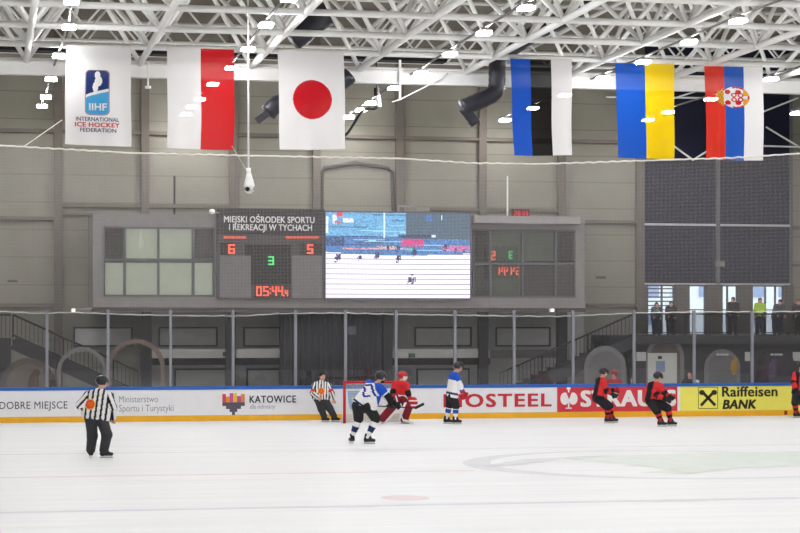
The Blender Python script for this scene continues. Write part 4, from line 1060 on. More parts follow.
for k in range(12):
    for q in range(4): sf_.append((k * 4 + q, k * 4 + (q + 1) % 4, (k + 1) * 4 + (q + 1) % 4, (k + 1) * 4 + q))
raw('skirt', sk, sf_, M_SKIRT, go)

# ------------------------------------------------------------------ figures (signed distance bodies meshed by surface nets)
def smin(a, b, k):
    h = np.clip(0.5 + 0.5 * (b - a) / k, 0, 1); return b + (a - b) * h - k * h * (1 - h)
def prim_d(P, pr):
    if pr[0] == 'E':
        _, nm, c, r, M = pr
        q = (P - np.array(c)) @ M
        k0 = np.linalg.norm(q / np.array(r), axis=-1); k1 = np.linalg.norm(q / (np.array(r) ** 2), axis=-1)
        return k0 * (k0 - 1) / np.maximum(k1, 1e-6), np.zeros(P.shape[:-1])
    _, nm, a, b, ra, rb = pr
    a = np.array(a, float); b = np.array(b, float); ba = b - a; pa = P - a
    t = np.clip((pa @ ba) / max(ba @ ba, 1e-9), 0, 1)
    return np.linalg.norm(pa - t[..., None] * ba, axis=-1) - (ra + (rb - ra) * t), t
def field(P, prims, k):
    f = None
    for pr in prims:
        d, _ = prim_d(P, pr); f = d if f is None else smin(f, d, k)
    return f
def bounds(prims, pad):
    lo = np.array([9.] * 3); hi = -lo
    for pr in prims:
        if pr[0] == 'E': r = max(pr[3]); pts = [np.array(pr[2])]
        else: r = max(pr[4], pr[5]); pts = [np.array(pr[2]), np.array(pr[3])]
        for p in pts: lo = np.minimum(lo, p - r); hi = np.maximum(hi, p + r)
    return lo - pad, hi + pad
def surface(prims, h, k=0.04, cuts=()):
    lo, hi = bounds(prims, 3 * h + k * 0.3)
    n = np.ceil((hi - lo) / h).astype(int) + 1
    g = np.stack(np.meshgrid(*[lo[i] + h * np.arange(n[i]) for i in range(3)], indexing='ij'), -1)
    f = field(g, prims, k)
    for c in cuts: f = np.maximum(f, c(g))
    f = np.where(np.abs(f) < 1e-9, 1e-9, f)
    s = f < 0
    cs = [(i, j, l) for i in (0, 1) for j in (0, 1) for l in (0, 1)]
    m = [x - 1 for x in f.shape]
    sub = lambda A, c: A[c[0]:c[0] + m[0], c[1]:c[1] + m[1], c[2]:c[2] + m[2]]
    cnt = sum(sub(s, c).astype(int) for c in cs); act = (cnt > 0) & (cnt < 8)
    acc = np.zeros((*m, 3)); num = np.zeros(m)
    for a in cs:
        for ax in range(3):
            if a[ax] == 0:
                b = list(a); b[ax] = 1; fa, fb = sub(f, a), sub(f, b); x = (fa < 0) != (fb < 0)
                t = np.where(x, fa / np.where(x, fa - fb, 1), 0)
                for d in range(3): acc[..., d] += np.where(x, a[d] + (t if d == ax else 0), 0)
                num += x
    idx = -np.ones(m, int); idx[act] = np.arange(act.sum())
    ijk = np.argwhere(act); V = lo + h * (ijk + acc[act] / num[act][:, None])
    Q = []
    for ax in range(3):
        b_, c_2 = [(1, 2), (2, 0), (0, 1)][ax]
        sl0 = [slice(1, m[i]) for i in range(3)]; sl0[ax] = slice(0, m[ax]); sl1 = list(sl0); sl1[ax] = slice(1, m[ax] + 1)
        s0, s1 = s[tuple(sl0)], s[tuple(sl1)]
        for flip in (False, True):
            w = np.argwhere((s0 & ~s1) if not flip else (~s0 & s1))
            if not len(w): continue
            base = w.copy()
            for i in range(3):
                if i != ax: base[:, i] += 1
            def cell(db, dc):
                q = base.copy(); q[:, b_] -= db; q[:, c_2] -= dc; return idx[q[:, 0], q[:, 1], q[:, 2]]
            qd = np.stack([cell(1, 1), cell(0, 1), cell(0, 0), cell(1, 0)], 1)
            Q.append(qd[:, ::-1] if flip else qd)
    return V, np.concatenate(Q)
def sdf_obj(name, prims, h, m, parent, k=0.04, cuts=(), colfn=None):
    V, Q = surface(prims, h, k, cuts)
    o = raw(name, V.tolist(), Q.tolist(), m, parent, True, local=True)
    if parent is None: pass
    if colfn is not None:
        D = []; T = []
        for pr in prims:
            d, t = prim_d(V, pr); D.append(d); T.append(t)
        D = np.array(D); w = D.argmin(0); tt = np.array(T)[w, np.arange(len(V))]
        arr = np.ones((len(V), 4), np.float32)
        for i in range(len(V)): arr[i, :3] = colfn(prims[w[i]][1], tt[i], V[i])[:3]
        a = o.data.color_attributes.new('Col', 'FLOAT_COLOR', 'POINT'); a.data.foreach_set('color', arr.ravel())
    return o
I3 = np.eye(3)
def frame_of(fwd):
    """columns: side, forward, up for a head looking along fwd"""
    f = np.array(fwd, float); f /= np.linalg.norm(f); s = np.cross(f, [0, 0, 1.0]); s /= np.linalg.norm(s); u = np.cross(s, f)
    return np.stack([s, f, u], 1)
SKIN = mat('skin', (212, 164, 142), 0.6, var=0.05, scale=20)
M_CLO = attr_mat('printed_cloth', 0.85)
M_BLADE = mat('skate_steel', (205, 208, 212), 0.25, 0.8)
M_HOLD = mat('skate_holder_white', (222, 222, 222), 0.5)
M_BOOT = mat('skate_boot_black', (38, 38, 40), 0.45)
M_TROU = mat('black_trousers', (36, 35, 38), 0.8); M_RTR = mat('referee_trousers', (56, 56, 60), 0.8)
M_GLK = mat('black_glove', (36, 35, 38), 0.7); M_GLR = mat('red_glove', (176, 40, 50), 0.7)
M_HELK = mat('black_helmet', (34, 34, 38), 0.3, spec=0.5)
M_VIS = glass_mat('visor', (0.75, 0.77, 0.8), 1.0, 0.05)

class Fig:
    def __init__(s, name, px, D, lab, z0=0.0, cat='person', group=None):
        s.px, s.D, s.z0 = px, D, z0
        u = (px - 400) / F
        s.root = empty(name, (D * (SA + u * CA), D * (CA - u * SA), z0), lab, cat, group, rz=-YAW)
    def J(s, px, py, dy=0.0): return np.array([(px - s.px) / F * s.D, dy, EYE + (HOR - py) / F * s.D - s.z0])

def hand(w, d, side, sz=1.0, r=0.013):
    """palm, four bent fingers of different length and a thumb; d = forearm direction, side = thumb side"""
    d = d / np.linalg.norm(d); side = side - d * (side @ d); side /= np.linalg.norm(side); n = np.cross(d, side)
    L = [('C', 'palm', w, w + d * 0.075 * sz, 0.034 * sz, 0.036 * sz), ('C', 'palm', w + side * 0.02 * sz, w + d * 0.07 * sz + side * 0.028 * sz, 0.028 * sz, 0.024 * sz), ('C', 'palm', w - side * 0.02 * sz, w + d * 0.07 * sz - side * 0.028 * sz, 0.028 * sz, 0.024 * sz)]
    for o_, ln in ((0.036, 0.07), (0.012, 0.08), (-0.012, 0.074), (-0.036, 0.058)):
        b = w + d * 0.085 * sz + side * o_ * sz; m_ = b + (d * 0.75 + n * 0.6) * ln * 0.55 * sz; e = m_ + (d * 0.1 + n * 1.0) * ln * 0.6 * sz
        L += [('C', 'finger', b, m_, r * sz * 1.1, r * sz), ('C', 'finger', m_, e, r * sz, r * sz * 0.85)]
    b = w + d * 0.025 * sz + side * 0.035 * sz; m_ = b + (side * 0.8 + d * 0.6) * 0.045 * sz; e = m_ + (d * 0.7 + n * 0.6) * 0.04 * sz
    L += [('C', 'thumb', b, m_, r * sz * 1.25, r * sz * 1.1), ('C', 'thumb', m_, e, r * sz * 1.1, r * sz * 0.9)]
    return L

def person(name, px, D, lab, j, look, jersey=None, trousers=None, socks=None, gloves=None, helmet=None, skates=True, h=0.02, z0=0.0, bulk=1.0,
           hair=None, toes=((1, 0, 0), (1, 0, 0)), pants_end='ankle', group=None, skin=SKIN, visor=True, tw=1.0, jb=1.0, collar=None, beard=False, cap_col=None, trouser_mat=None):
    """j: joints as (px, py, depth offset) - head, neck, sl, sr, el, er, wl, wr, pel, hl, hr, kl, kr, al, ar"""
    fg = Fig(name, px, D, lab, z0, group=group); R = fg.root
    q = {k: fg.J(*v) for k, v in j.items()}
    foot_h = 0.155 if skates else 0.085
    for a in ('al', 'ar'):
        if not j.get('free'): q[a][2] = foot_h
    H = q['head']; M = frame_of(look); HS = 1.1; hd = lambda a, b, c: H + M @ np.array([a, b, c]) * HS; el3 = lambda *r_: tuple(x * HS for x in r_)
    B = bulk
    # ---- continuous body
    bp = [('E', 'head', H, el3(0.073, 0.092, 0.108), M), ('E', 'jaw', hd(0, 0.025, -0.055), el3(0.055, 0.062, 0.06), M), ('C', 'nose', hd(0, 0.088, 0.012), hd(0, 0.108, -0.018), 0.009, 0.015),
          ('C', 'ear', hd(0.074, -0.005, 0.01), hd(0.074, -0.008, -0.025), 0.014, 0.011), ('C', 'ear', hd(-0.074, -0.005, 0.01), hd(-0.074, -0.008, -0.025), 0.014, 0.011),
          ('C', 'neck', hd(0, -0.015, -0.07), q['neck'], 0.055, 0.06), ('C', 'sh', q['sl'], q['sr'], 0.06, 0.06), ('C', 'spine', q['neck'], q['pel'], 0.08, 0.11),
          ('C', 't', q['sl'] * 0.8 + q['sr'] * 0.2, q['hl'], 0.09, 0.09), ('C', 't', q['sr'] * 0.8 + q['sl'] * 0.2, q['hr'], 0.09, 0.09)]
    for s in 'lr':
        bp += [('C', 'ua', q['s' + s], q['e' + s], 0.05, 0.04), ('C', 'fa', q['e' + s], q['w' + s], 0.04, 0.028),
               ('C', 'th', q['h' + s], q['k' + s], 0.085, 0.06), ('C', 'sh', q['k' + s], q['a' + s], 0.055, 0.036)]
        td = np.array(toes[0 if s == 'l' else 1], float); td /= np.linalg.norm(td)
        bp += [('C', 'foot', q['a' + s] + np.array([0, 0, -0.035]), q['a' + s] + td * 0.12 + np.array([0, 0, -0.05]), 0.034, 0.03)]
        if gloves is None:
            bp += hand(q['w' + s], q['w' + s] - q['e' + s], np.cross(q['w' + s] - q['e' + s], [0.3, 1, 0.2]) * (1 if s == 'l' else -1))
    sdf_obj('body', bp, min(h, 0.016), skin, R, 0.025)
    # ---- face
    eb = MB(); eb.sphere(hd(0.03, 0.082, 0.022), 0.011, nu=8, nv=6).sphere(hd(-0.03, 0.082, 0.022), 0.011, nu=8, nv=6); eb.build('eyes', mat('eye_dark', (40, 32, 30), 0.3), R, True, local=True)
    MB().sphere(hd(0, 0.082, -0.052), 0.022, 0.008, 0.006, nu=8, nv=6).build('mouth', mat('lips', (160, 92, 88), 0.5), R, True, local=True)
    if beard:
        sdf_obj('beard', [('E', 'b', hd(0, 0.03, -0.075), el3(0.062, 0.07, 0.055), M)], 0.014, mat('dark_hair', (44, 36, 32), 0.8), R, 0.02, cuts=(lambda g: -((g - hd(0, 0.0, -0.05)) @ M)[..., 1] - 0.01,))
    # ---- jersey
    if jersey is not None:
        jp = [('C', 'yoke', q['sl'], q['sr'], 0.085 * B * jb, 0.085 * B * jb), ('C', 'spine', q['neck'] * 0.85 + q['pel'] * 0.15, q['pel'], 0.12 * B * jb, 0.15 * B * jb),
              ('C', 'side', q['sl'] * 0.8 + q['sr'] * 0.2, q['hl'] + (q['hl'] - q['hr']) * 0.25, 0.11 * B * jb, 0.125 * B * jb), ('C', 'side', q['sr'] * 0.8 + q['sl'] * 0.2, q['hr'] + (q['hr'] - q['hl']) * 0.25, 0.11 * B * jb, 0.125 * B * jb)]
        for s in 'lr':
            w2 = q['w' + s] * 0.93 + q['e' + s] * 0.07
            jp += [('C', 'ua' + s, q['s' + s], q['e' + s], 0.088 * B * jb, 0.074 * B * jb), ('C', 'fa' + s, q['e' + s], w2, 0.074 * B * jb, 0.056 * B * jb)]
        ax = q['neck'] - q['pel']; L_ = np.linalg.norm(ax); ax = ax / L_
        hem = (q['hl'] + q['hr']) / 2 - ax * 0.03
        arms = [p for p in jp if p[1][:2] in ('ua', 'fa')]
        def cut(g):
            d = -((g - hem) @ ax); da = np.min([prim_d(g, p)[0] for p in arms], 0); return np.minimum(d, da - 0.0)
        lat = q['sr'] - q['sl']; lat = lat / np.linalg.norm(lat)
        info = dict(q=q, pel=q['pel'], ax=ax, L=L_, lat=lat, fg=fg)
        sdf_obj('jersey' if skates else 'jacket', jp, h, M_CLO, R, 0.045, cuts=(cut,), colfn=lambda nm, t, P: jersey(nm, t, P, info))
    # ---- trousers
    if trousers is not None:
        tp_ = [('C', 'hip', q['hl'], q['hr'], 0.135 * B, 0.135 * B), ('C', 'waist', q['pel'] + (q['neck'] - q['pel']) * 0.08, (q['hl'] + q['hr']) / 2, 0.12 * B, 0.13 * B)]
        for s in 'lr':
            if pants_end == 'knee':
                e = q['k' + s] * 0.96 + q['h' + s] * 0.04
                tp_ += [('C', 'th', q['h' + s], e, 0.135 * B, 0.115 * B)]
            else:
                e = q['a' + s] + np.array([0, 0, 0.03])
                tp_ += [('C', 'th', q['h' + s], q['k' + s], 0.12 * B * tw, 0.1 * B * tw), ('C', 'sh', q['k' + s], e, 0.1 * B * tw, 0.088 * B * tw)]
        cuts = ()
        sdf_obj('trousers', tp_, h, trousers, R, 0.04, cuts)
    if socks is not None:
        for s in 'lr':
            a, b = q['k' + s], q['a' + s] + np.array([0, 0, 0.02])
            mid = a * 0.6 + b * 0.4
            sp = [('C', 'so', a, mid, 0.082 * B, 0.08 * B), ('C', 's2', mid, b, 0.08 * B, 0.058 * B)]
            sdf_obj('sock', sp, 0.015, M_CLO, R, 0.03, colfn=lambda nm, t, P, a=a, b=b: socks(np.clip((P - a) @ (b - a) / ((b - a) @ (b - a)), 0, 1)))
    # ---- feet
    for n_, s in enumerate('lr'):
        td = np.array(toes[n_], float); td[2] = 0; td /= np.linalg.norm(td); A_ = q['a' + s]
        if skates:
            heel = A_ + np.array([0, 0, -0.055]) - td * 0.04; toe = A_ + td * 0.17 + np.array([0, 0, -0.065])
            bo = sdf_obj('skate', [('C', 'cuff', A_ + np.array([0, 0, 0.06]) - td * 0.01, heel, 0.062, 0.052), ('C', 'foot', heel, toe, 0.05, 0.04), ('C', 'tongue', A_ + np.array([0, 0, 0.08]) + td * 0.03, A_ + td * 0.08 + np.array([0, 0, -0.03]), 0.04, 0.04)], 0.014, M_BOOT, R, 0.03)
            lo_ = A_[2] - foot_h
            def rb(name, t0, t1, z0_, z1_, w, m_):
                mb = MB(); a = A_ + td * t0; b = A_ + td * t1
                mb.bar((a[0], a[1], (z0_ + z1_) / 2), (b[0], b[1], (z0_ + z1_) / 2), w, z1_ - z0_); mb.build(name, m_, bo, local=True)
            rb('blade_holder', -0.085, 0.19, lo_ + 0.025, lo_ + 0.062, 0.024, M_HOLD); rb('blade', -0.10, 0.20, lo_ + 0.001, lo_ + 0.026, 0.008, M_BLADE)
        else:
            heel = A_ + np.array([0, 0, -0.045]) - td * 0.03; toe = A_ + td * 0.17 + np.array([0, 0, -0.05])
            sdf_obj('shoe', [('C', 's', heel, toe, 0.04, 0.033), ('C', 'c', A_, heel, 0.045, 0.04)], 0.014, M_BOOT, R, 0.03)
    # ---- gloves
    if gloves is not None:
        gm = gloves if isinstance(gloves, (tuple, list)) else (gloves, gloves)
        for n_, s in enumerate('lr'):
            if gm[n_] is None: continue
            d = q['w' + s] - q['e' + s]; d = d / np.linalg.norm(d)
            pr = hand(q['w' + s], d, np.cross(d, [0.3, 1, 0.2]) * (1 if s == 'l' else -1), 1.35, 0.017)
            pr += [('C', 'cuff', q['w' + s] - d * 0.1, q['w' + s] + d * 0.02, 0.066, 0.052)]
            sdf_obj('glove', pr, 0.013, gm[n_], R, 0.015)
    # ---- helmet / hair
    if helmet is not None:
        low = lambda g: 0.018 - ((g - H) @ M)[..., 2] - 0.45 * np.maximum(-((g - H) @ M)[..., 1] - 0.01, 0)
        he = sdf_obj('helmet', [('E', 'shell', hd(0, -0.01, 0.035), el3(0.118, 0.14, 0.118), M), ('E', 'ear_l', hd(0.082, -0.015, -0.0), el3(0.03, 0.05, 0.055), M), ('E', 'ear_r', hd(-0.082, -0.015, -0.0), el3(0.03, 0.05, 0.055), M)], 0.014, helmet, R, 0.02,
                cuts=(lambda g: np.minimum(low(g), np.maximum(-((g - H) @ M)[..., 2] - 0.055, ((g - H) @ M)[..., 1] - 0.05)),))
        if visor:
            sdf_obj('visor', [('E', 'v', hd(0, 0.01, 0.0), el3(0.098, 0.13, 0.1), M)], 0.014, M_VIS, R, 0.02, cuts=(lambda g: 0.075 - ((g - H) @ M)[..., 1], lambda g: ((g - H) @ M)[..., 2] - 0.035, lambda g: -0.03 - ((g - H) @ M)[..., 2],
                     lambda g: -prim_d(g, ('E', 'v', hd(0, 0.01, 0.0), el3(0.086, 0.118, 0.09), M))[0]))
    if hair is not None:
        sdf_obj('hair', [('E', 'h', hd(0, -0.012, 0.022), el3(0.084, 0.1, 0.108), M)], 0.014, hair, R, 0.02, cuts=(lambda g: 0.0 - ((g - H) @ M)[..., 2] - 0.9 * np.maximum(-((g - H) @ M)[..., 1], 0) + 1.1 * np.maximum(((g - H) @ M)[..., 1] - 0.03, 0),))
    return fg, q, R

def stick(lab, hand_a, hand_b, blade_tip, fg, grp='hockey sticks', blade_m=M_BLACK, shaft_m=M_BLACK):
    """a stick is a thing of its own; points in the figure's local frame -> world"""
    Mx = Matrix.Rotation(-YAW, 4, 'Z')
    W = lambda p: fg.root.location + (Mx @ Vector(p))
    a, b, t = W(hand_a), W(hand_b), W(blade_tip)
    o = empty('hockey_stick', (b.x, b.y, min(b.z, t.z)), lab, 'hockey stick', grp)
    MB().bar(a, b, 0.03, 0.028).build('shaft', shaft_m, o)
    MB().bar(b, t, 0.02, 0.07).build('blade', blade_m, o)
    return o

BLK = c_(30, 29, 32); WHT = c_(236, 235, 236); RED = c_(208, 48, 52); BLU = c_(34, 84, 190); ORA = c_(226, 120, 36); NAV = c_(34, 50, 96)
def in_disc(P, c, r): return (P[0] - c[0]) ** 2 + (P[2] - c[2]) ** 2 < r * r
def stripes(period, crest=None, crest_r=0.1, arm_band=None, front_only=None):
    def f(nm, t, P, I):
        if crest is not None:
            c = I['fg'].J(*crest)
            if in_disc(P, c, crest_r) and nm[:2] not in ('ua', 'fa') and (P[1] - I['pel'][1]) * front_only > -0.03: return ORA if in_disc(P, c, crest_r * 0.55) and (int(P[2] * 60) % 2) else (c_(222, 70, 50) if in_disc(P, c, crest_r * .8) else c_(238, 190, 70))
        if nm[:2] in ('ua', 'fa'):
            if arm_band and nm[:2] == 'ua' and 0.55 < t < 0.9: return RED
            s = I['q'][('s' if nm[0] == 'u' else 'e') + nm[2]]; e = I['q'][('e' if nm[0] == 'u' else 'w') + nm[2]]
            d = (e - s) / np.linalg.norm(e - s); v = P - s; n = np.cross(d, [0, 1, 0]); n = n / max(np.linalg.norm(n), 1e-6)
            x = v @ n
        else:
            x = (P - I['pel']) @ np.cross(I['ax'], [0, 1, 0])
        return BLK if ((x / period + 0.2) % 1.0) < 0.42 else WHT
    return f

# --- left referee, back to the camera
j1 = dict(head=(102.5, 382.5, 0), neck=(99.5, 391, 0), sl=(88.5, 396, 0.02), sr=(108.5, 396.5, 0.0), el=(80.5, 405, -0.05), er=(112.5, 408, 0.02), wl=(85, 413.5, 0.08), wr=(112.5, 418.5, 0.1),
          pel=(96.5, 414.5, 0), hl=(91, 418, 0), hr=(101.5, 418, 0), kl=(92, 436, 0.05), kr=(107.5, 434.5, -0.1), al=(90, 452, 0.1), ar=(104, 452, 0.0))
person('person', 97, 45.1, 'referee in striped shirt and black trousers standing at left with back turned', j1, (0.85, 0.45, -0.05), jersey=stripes(0.115, (91, 404, -0.1), 0.13, front_only=-1), trousers=M_RTR, helmet=M_HELK, gloves=None, h=0.015, toes=((-0.3, 1, 0), (1, 0.15, 0)), visor=True, bulk=1.06, tw=1.12, jb=1.2)
# --- referee beside the goal
j2 = dict(head=(322.5, 376.5, 0), neck=(321.5, 382, 0), sl=(315.5, 385.5, 0), sr=(328, 386, 0), el=(313, 393, -0.05), er=(331.5, 393, -0.05), wl=(318.5, 397.5, -0.2), wr=(333.5, 399, -0.12),
          pel=(321, 397, 0), hl=(318, 398.5, 0), hr=(324, 398.5, 0), kl=(321.5, 409, -0.1), kr=(330, 408.5, -0.05), al=(324, 418, 0), ar=(334, 417, 0.02))
person('person', 322, 61.9, 'referee in striped shirt with red arm bands standing left of the goal', j2, (0.5, -0.85, -0.05), jersey=stripes(0.085, (321.5, 391, 0), 0.11, arm_band=True, front_only=-1), trousers=M_RTR, hair=mat('dark_hair', (44, 36, 32), 0.8), h=0.016, toes=((0.8, -0.5, 0), (0.9, -0.4, 0)), bulk=1.03, tw=1.08, jb=1.15)
# --- white and blue player with number
BM = {'2': ("011110", "110011", "000011", "000110", "011000", "110000", "111111"), '7': ("111111", "000011", "000110", "000110", "001100", "001100", "001100")}
def jersey27(nm, t, P, I):
    v = I['fg']; px = v.px + P[0] * F / v.D; py = HOR - (P[2] + v.z0 - EYE) * F / v.D
    if nm[:2] not in ('ua', 'fa') and P[1] < 0.1:
        dx, dy = px - 367.8, py - 390.5
        a = (dx * 0.93 - dy * 0.62) / 15.5 * 13 + 6.5          # across both digits: 0..13
        b = (dy * 0.95 + dx * 0.10) / 12.0 * 7 + 3.5
        if 0 <= b < 7 and 0 <= a < 13:
            g = '2' if a < 6 else '7'; i = int(a) if a < 6 else int(a) - 7
            if 0 <= i < 6: return c_(24, 48, 150) if BM[g][int(b)][i] == '1' else WHT
    s = ((P - I['pel']) @ I['ax']) / I['L']
    if nm == 'uar' : return BLU if t < 0.45 else (BLK if t > 0.55 else WHT)
    if nm == 'far': return BLK
    if nm[:2] == 'ua': return BLU if t < 0.7 else WHT
    if nm[:2] == 'fa': return BLK if t > 0.3 else WHT
    if px > 375.5 + (py - 390) * 0.15 and s > 0.35: return BLU
    if py < 383 and px > 366: return BLU
    if s < 0.0: return NAV if s > -0.09 else WHT
    return WHT
def sock_white(t): return NAV if 0.42 < t < 0.72 else WHT
j3 = dict(head=(381, 377.5, 0.02), neck=(376, 385, 0), sl=(369, 384, 0.16), sr=(381.5, 389, -0.14), el=(386, 397, 0.3), er=(390, 398.5, -0.16), wl=(395, 404, 0.25), wr=(390.5, 404.5, -0.02),
          pel=(362.5, 404, 0), hl=(358, 406, 0.02), hr=(369, 407.5, -0.05), kl=(358.5, 419, 0.05), kr=(376, 419, -0.08), al=(352, 436, 0.1), ar=(367.5, 436, -0.1))
fg3, q3, _ = person('person', 364, 50.6, 'player in white and blue jersey numbered 27 skating before the goal', j3, (0.95, 0.2, -0.15), jersey=jersey27, trousers=M_TROU, socks=sock_white, gloves=M_GLK, helmet=M_HELK, h=0.011, bulk=1.12, pants_end='knee', toes=((-0.35, 0.9, 0), (0.95, -0.2, 0)), beard=True)
stick('black hockey stick held level by the player numbered 27', fg3.J(363, 404.8, -0.2), fg3.J(415, 408.3, 0.1), fg3.J(424, 404, 0.15), fg3)
# --- standing white and blue player
def jersey_w(nm, t, P, I):
    s = ((P - I['pel']) @ I['ax']) / I['L']
    if nm[:2] == 'ua': return BLU if t < 0.5 else WHT
    if nm[:2] == 'fa': return BLU if 0.45 < t < 0.7 else WHT
    if s > 0.66: return BLU
    if -0.01 < s < 0.09: return NAV
    return WHT
def sock_w2(t): return c_(40, 84, 160) if 0.25 < t < 0.58 else WHT
j5 = dict(head=(459, 366.8, 0), neck=(455.5, 373, 0), sl=(452, 375.5, 0.14), sr=(456.5, 376, -0.14), el=(460, 386, 0.2), er=(460.5, 386, -0.18), wl=(464, 393, 0.15), wr=(462.5, 394, -0.15),
          pel=(451.5, 394, 0), hl=(450.5, 396, 0.1), hr=(453, 396.5, -0.1), kl=(449.5, 406, 0.12), kr=(456, 406.5, -0.12), al=(446.5, 420, 0.12), ar=(455, 420, -0.12))
person('person', 454, 60.6, 'player in white and blue jersey standing upright right of the goal', j5, (1, -0.15, -0.1), jersey=jersey_w, trousers=M_TROU, socks=sock_w2, gloves=M_GLR, helmet=M_HELK, h=0.016, bulk=1.02, pants_end='knee', toes=((1, -0.1, 0), (1, -0.15, 0)))
# --- red players
def jersey_r(nm, t, P, I):
    s = ((P - I['pel']) @ I['ax']) / I['L']
    side = (P - I['pel']) @ np.cross([0, 1, 0], I['ax'])
    if nm[:2] == 'ua': return RED if t < 0.75 else BLK
    if nm[:2] == 'fa': return RED if t < 0.7 else BLK
    if s < 0.05: return BLK
    return BLK if side < -0.06 else RED
def sock_r(t): return RED if t < 0.45 else (BLK if t < 0.7 else c_(180, 50, 54))
j6 = dict(head=(604, 372.5, 0), neck=(602, 378.5, 0), sl=(599.5, 381, 0.15), sr=(602.5, 381.5, -0.14), el=(607, 389, 0.2), er=(606, 391, -0.2), wl=(615, 390.5, 0.12), wr=(612, 394, -0.18),
          pel=(598, 396, 0), hl=(597.5, 398, 0.12), hr=(598.5, 398.5, -0.1), kl=(610.5, 406.5, 0.14), kr=(607.5, 407.5, -0.12), al=(612, 417, 0.14), ar=(607, 418, -0.1))
fg6, _, _ = person('person', 605, 61.2, 'crouching red and black player facing right in front of the red banner logo', j6, (1, -0.2, -0.1), jersey=jersey_r, trousers=M_TROU, socks=sock_r, gloves=(M_GLR, M_GLK), helmet=M_HELK, h=0.016, bulk=1.1, pants_end='knee', toes=((1, 0, 0), (1, -0.1, 0)))
j7 = dict(head=(658, 377, -0.05), neck=(655.5, 383, 0), sl=(650.5, 386, 0.1), sr=(659.5, 386.5, -0.14), el=(657, 396, -0.2), er=(664, 393, -0.22), wl=(664.5, 399, -0.28), wr=(668.5, 396, -0.2),
          pel=(652, 399, 0.05), hl=(650.5, 401, 0.0), hr=(656, 401.5, 0.1), kl=(657, 411.5, -0.12), kr=(668, 408.5, -0.05), al=(660, 423, -0.1), ar=(670.5, 419, 0.05))
fg7, _, _ = person('person', 658, 59.2, 'red and black player gliding in front of the red banner near the yellow one', j7, (0.85, -0.5, -0.15), jersey=jersey_r, trousers=M_TROU, socks=sock_r, gloves=M_GLK, helmet=M_HELK, h=0.016, bulk=1.12, pants_end='knee', toes=((0.9, -0.4, 0), (0.95, -0.3, 0)))
j8 = dict(head=(802, 366, 0), neck=(801, 372.5, 0), sl=(796, 375, 0.05), sr=(806, 375, 0), el=(793, 383, -0.05), er=(810, 384, 0), wl=(796, 391, -0.15), wr=(807, 392, -0.1),
          pel=(799, 392, 0), hl=(797, 393.5, 0), hr=(802.5, 393.5, 0), kl=(794.5, 403, -0.1), kr=(803, 404, 0), al=(796, 412, 0), ar=(805, 412, 0))
person('person', 800, 64.6, 'red and black player cut off by the right edge beside the yellow banner', j8, (1, -0.3, -0.1), jersey=jersey_r, trousers=M_TROU, socks=sock_r, gloves=M_GLK, helmet=M_HELK, h=0.018, bulk=1.12, pants_end='knee', toes=((1, -0.3, 0), (1, -0.3, 0)))

# --- goalkeeper
def jersey_g(nm, t, P, I):
    s = ((P - I['pel']) @ I['ax']) / I['L']
    if nm[:2] == 'ua': return RED if t < 0.7 else BLK
    if nm[:2] == 'fa': return BLK if t < 0.5 else RED
    return RED if s > 0.12 else WHT
j4 = dict(head=(403, 376.5, 0), neck=(401.5, 381.5, 0), sl=(395, 384, 0.05), sr=(406.5, 385, -0.08), el=(392.5, 392, -0.1), er=(408.5, 393, -0.15), wl=(395, 398.5, -0.25), wr=(410.5, 401, -0.22),
          pel=(400.5, 396, 0.05), hl=(397, 398, 0.05), hr=(404, 398, 0.02), kl=(391.5, 409, -0.12), kr=(407, 409, -0.1), al=(383.5, 419, 0), ar=(403.5, 419, 0))
fg4, q4, R4 = person('person', 400, 60.9, 'goalkeeper in red with large maroon leg pads in front of the goal', j4, (0.9, -0.4, -0.1), jersey=jersey_g, trousers=mat('maroon_pants', (120, 34, 42), 0.8), gloves=None, helmet=mat('red_mask', (180, 44, 48), 0.4), h=0.016, bulk=1.02, pants_end='knee', toes=((-0.3, -1, 0), (0.9, -0.5, 0)), visor=False)
Mh = frame_of((0.9, -0.4, -0.1)); H4 = q4['head']
sdf_obj('face_mask', [('E', 'm', H4 + Mh @ np.array([0, 0.03, -0.02]), (0.095, 0.115, 0.125), Mh)], 0.014, mat('white_mask', (226, 222, 218), 0.4), R4, 0.02, cuts=(lambda g: 0.03 - ((g - H4) @ Mh)[..., 1],))
MAR = c_(128, 34, 46)
def padcol(nm, t, P): return MAR if nm in ('pm', 'pt') else WHT
for s, w in (('l', 1), ('r', -1)):
    k_, a_2 = q4['k' + s], q4['a' + s]; d = a_2 - k_; d = d / np.linalg.norm(d); sd = np.cross(d, [0, 1, 0.2]); sd /= np.linalg.norm(sd); n = np.array([0, -0.12, 0])
    up = k_ - d * 0.14 + n; dn = a_2 + d * 0.02 + n
    sdf_obj('leg_pad', [('C', 'pm', up, dn, 0.10, 0.095), ('C', 'pw', up + sd * 0.1 * w, dn + sd * 0.1 * w, 0.055, 0.055), ('C', 'pt', up - sd * 0.09 * w, dn - sd * 0.09 * w, 0.06, 0.06)], 0.015, M_CLO, R4, 0.02, colfn=padcol)
wl, wr = q4['wl'], q4['wr']
MB().box(wl[0] - 0.10, wl[0] + 0.10, wl[1] - 0.16, wl[1] - 0.08, wl[2] - 0.22, wl[2] + 0.16).build('blocker', mat('maroon_leather', (150, 38, 50), 0.6), R4, local=True)
sdf_obj('catching_glove', [('E', 'g', wr + np.array([0.08, -0.06, -0.03]), (0.14, 0.09, 0.17), I3), ('E', 'g2', wr + np.array([0.10, -0.12, 0.0]), (0.09, 0.05, 0.1), I3)], 0.016, M_CLO, R4, 0.02, colfn=lambda nm, t, P: WHT if (int(P[2] * 22) % 3 == 0) else c_(186, 40, 52))
